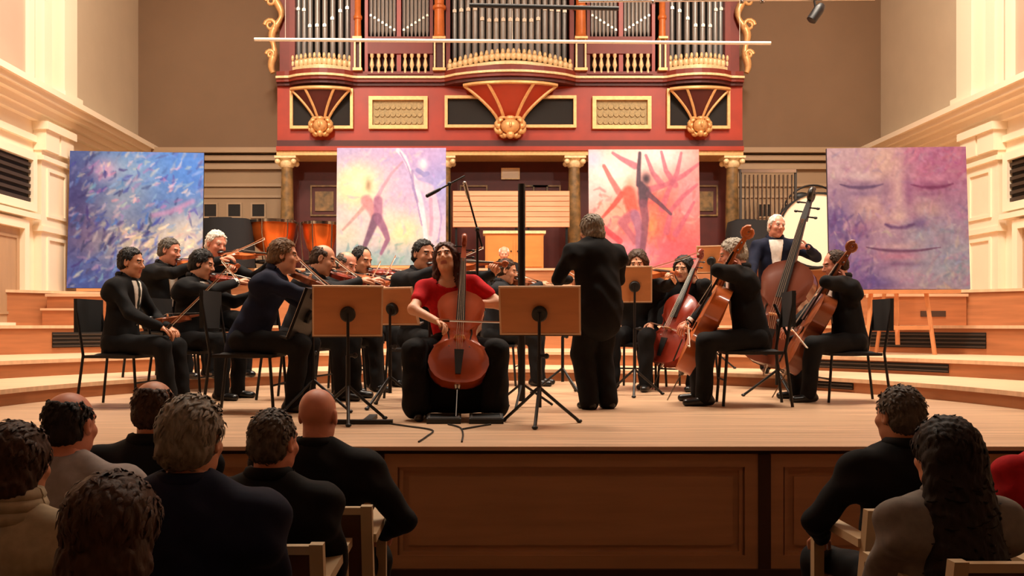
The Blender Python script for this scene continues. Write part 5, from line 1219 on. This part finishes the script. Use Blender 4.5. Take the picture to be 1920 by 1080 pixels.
for pts, lb in (([(725, 795), (760, 800), (810, 808), (800, 820), (785, 830)], 'black cable curling to the stage edge below the stands'), ([(840, 797), (862, 803), (868, 815), (866, 830)], 'black cable running from the floor monitors to the stage edge'), ([(920, 797), (890, 802), (868, 806)], 'short black cable joining the right floor monitor')):
    q = [stage_pt(*p) for p in pts]; c = []
    for i in range(len(q)-1):
        for s in range(6): 
            f = s/6; a = q[max(i-1, 0)]; b = q[i]; d = q[i+1]; e = q[min(i+2, len(q)-1)]
            c.append(.5*((2*b)+(d-a)*f+(2*a-5*b+4*d-e)*f*f+(3*b-a-3*d+e)*f**3))
    m = MB(); m.tube(c+[q[-1]], .006, 6); m.build('cable', m_blackp, smooth=60, label=lb, cat='cable')
p = stage_pt(688, 795); t = empty('floor_stand_base', (p.x, p.y, 0), label='flat black stand base on the floor below the beech stand', cat='stand base')
MB().box((-.22, -.03, 0), (.18, .03, .03)).build('bar', m_blackp, t); MB().box((-.03, 0, 0), (.03, .4, .03)).build('bar', m_blackp, t)
p = stage_pt(870, 770); m = MB(); m.lathe([(.001, 0), (.16, 0), (.16, .02), (.001, .02)], 20, (p.x, p.y, 0), sy=.6); m.build('endpin_board', m_tread, label='small round wooden endpin board under the soloist cello', cat='board')

# ------------------------------------------------------------------ audience
def hall_chair(label, px, k, zf=HF, top=None):
    X = (px-CX)/k; Y = FPX/k; t = empty('hall_chair', (X, Y, zf), label=label, cat='chair', group='pale wooden hall chairs')
    H = .80
    for s in (-1, 1):
        m = MB(); m.add([(s*.235-.02, -.30, H), (s*.235+.02, -.30, H), (s*.235+.02, -.26, H), (s*.235-.02, -.26, H), (s*.235-.02, -.24, .45), (s*.235+.02, -.24, .45), (s*.235+.02, -.19, .45), (s*.235-.02, -.19, .45), (s*.235-.02, -.28, 0), (s*.235+.02, -.28, 0), (s*.235+.02, -.24, 0), (s*.235-.02, -.24, 0)],
            [(0, 1, 2, 3), (8, 11, 10, 9)]+[q for o in (0, 4) for q in ((o, o+4, o+5, o+1), (o+1, o+5, o+6, o+2), (o+2, o+6, o+7, o+3), (o+3, o+7, o+4, o))]); m.build('leg', m_chairw, t)
        MB().box((s*.235-.02, .2, 0), (s*.235+.02, .24, .66)).build('leg', m_chairw, t)
        MB().box((s*.235-.03, -.24, .66), (s*.235+.03, .26, .69)).build('armrest', m_chairw, t)
    m = MB(); m.add([(-.215, -.29, H-.02), (.215, -.29, H-.02), (.215, -.225, .46), (-.215, -.225, .46), (-.215, -.27, H-.02), (.215, -.27, H-.02), (.215, -.205, .46), (-.215, -.205, .46)], [(0, 1, 2, 3), (4, 7, 6, 5), (0, 4, 5, 1), (1, 5, 6, 2), (2, 6, 7, 3), (3, 7, 4, 0)]); m.build('back_panel', m_chairp, t)
    MB().box((-.215, -.295, H-.03), (.215, -.265, H-.005)).build('top_rail', m_chairw, t)
    MB().box((-.215, -.22, .40), (.215, .24, .45)).build('seat', m_chairp, t)
def sitter(label, px, py, k, look, face=90, pose={}, chair=None, cpx=None):
    J = person(label, px, py, k, HF, face, dict(dict(lean=2, head=(0, 4, 0), rh=(.12, .34, .62), lh=(-.12, .34, .62), rp=(.55, -.4, -1), lp=(-.55, -.4, -1)), **pose), look, 'audience members')
    hall_chair(chair, cpx if cpx else px, FPX/J['loc'].y)
sitter('bald man in black jacket, front row by the stage', 597, 727, 480, dict(suit, hair=(None, 'dgrey'), skin='ruddy', bulk=1.16), 82, dict(head=(-4, 2, 0), rh=(.24, .26, .66), rp=(1, -.4, -.5)), 'hall chair with brown back behind the bald man in black', 590)
sitter('grey-brown haired man in black jacket between two other men', 514, 768, 570, dict(suit, hair=('receding', 'dgrey'), skin='ruddy', bulk=1.1), 78, dict(head=(-12, 4, 0)), 'hall chair under the man with receding grey hair', 487)
sitter('grey-haired man in navy jacket with pale collar', 361, 748, 680, dict(suit, top='navy', hair=('full', 'grey'), skin='mid', collar='grey', bulk=1.2), 84, dict(head=(-6, 3, 0)), 'hall chair of the grey-haired man in navy', 350)
sitter('nearly bald man in dark jacket beside the grey-haired man', 290, 713, 500, dict(suit, hair=('ring', 'brown'), skin='mid', bulk=1.1), 88, {}, 'hall chair of the nearly bald man in dark jacket')
sitter('bald man in grey shirt at the left', 132, 734, 560, dict(suit, top='grey', style='shirt', hair=('ring', 'black'), skin='ruddy', collar='grey', bulk=1.2), 84, dict(head=(-8, 3, 0)), 'hall chair of the bald man in grey shirt')
sitter('dark-haired woman with scarf and beige coat at the left edge', 34, 798, 680, dict(top='beige', legs='black', style='jacket', hair=('bob', 'brown'), skin='mid', scarf='beige'), 86, dict(head=(-10, 4, 0)), 'hall chair of the woman with scarf at the left edge')
sitter('person with dark brown hair lowest at the bottom left', 212, 935, 930, dict(suit, hair=('bigbob', 'brown'), skin='mid'), 90, {}, 'hall chair of the person at the bottom left')
sitter('dark grey-haired man in black jacket at the right', 1686, 725, 490, dict(suit, hair=('short', 'dgrey'), skin='mid', bulk=1.1), 98, dict(head=(10, 2, 0), lh=(-.24, .26, .66), lp=(-1, -.4, -.5)), 'hall chair with brown back behind the dark-haired man at right', 1690)
sitter('woman with long black hair and patterned grey jacket at the right', 1770, 788, 610, dict(top='pattern', legs='black', style='jacket', hair=('verylong', 'black'), skin='mid', headscale=1.05), 94, dict(head=(6, 2, 0)), 'hall chair with wide brown back of the long-haired woman', 1850)
sitter('person in red top at the right edge of the picture', 1975, 742, 480, dict(top='wine', legs='black', style='shirt', hair=('short', 'brown'), skin='mid', bulk=1.15), 92, {}, 'hall chair of the person in red at the right edge', 1990)
for r in REST: print('REST', r)
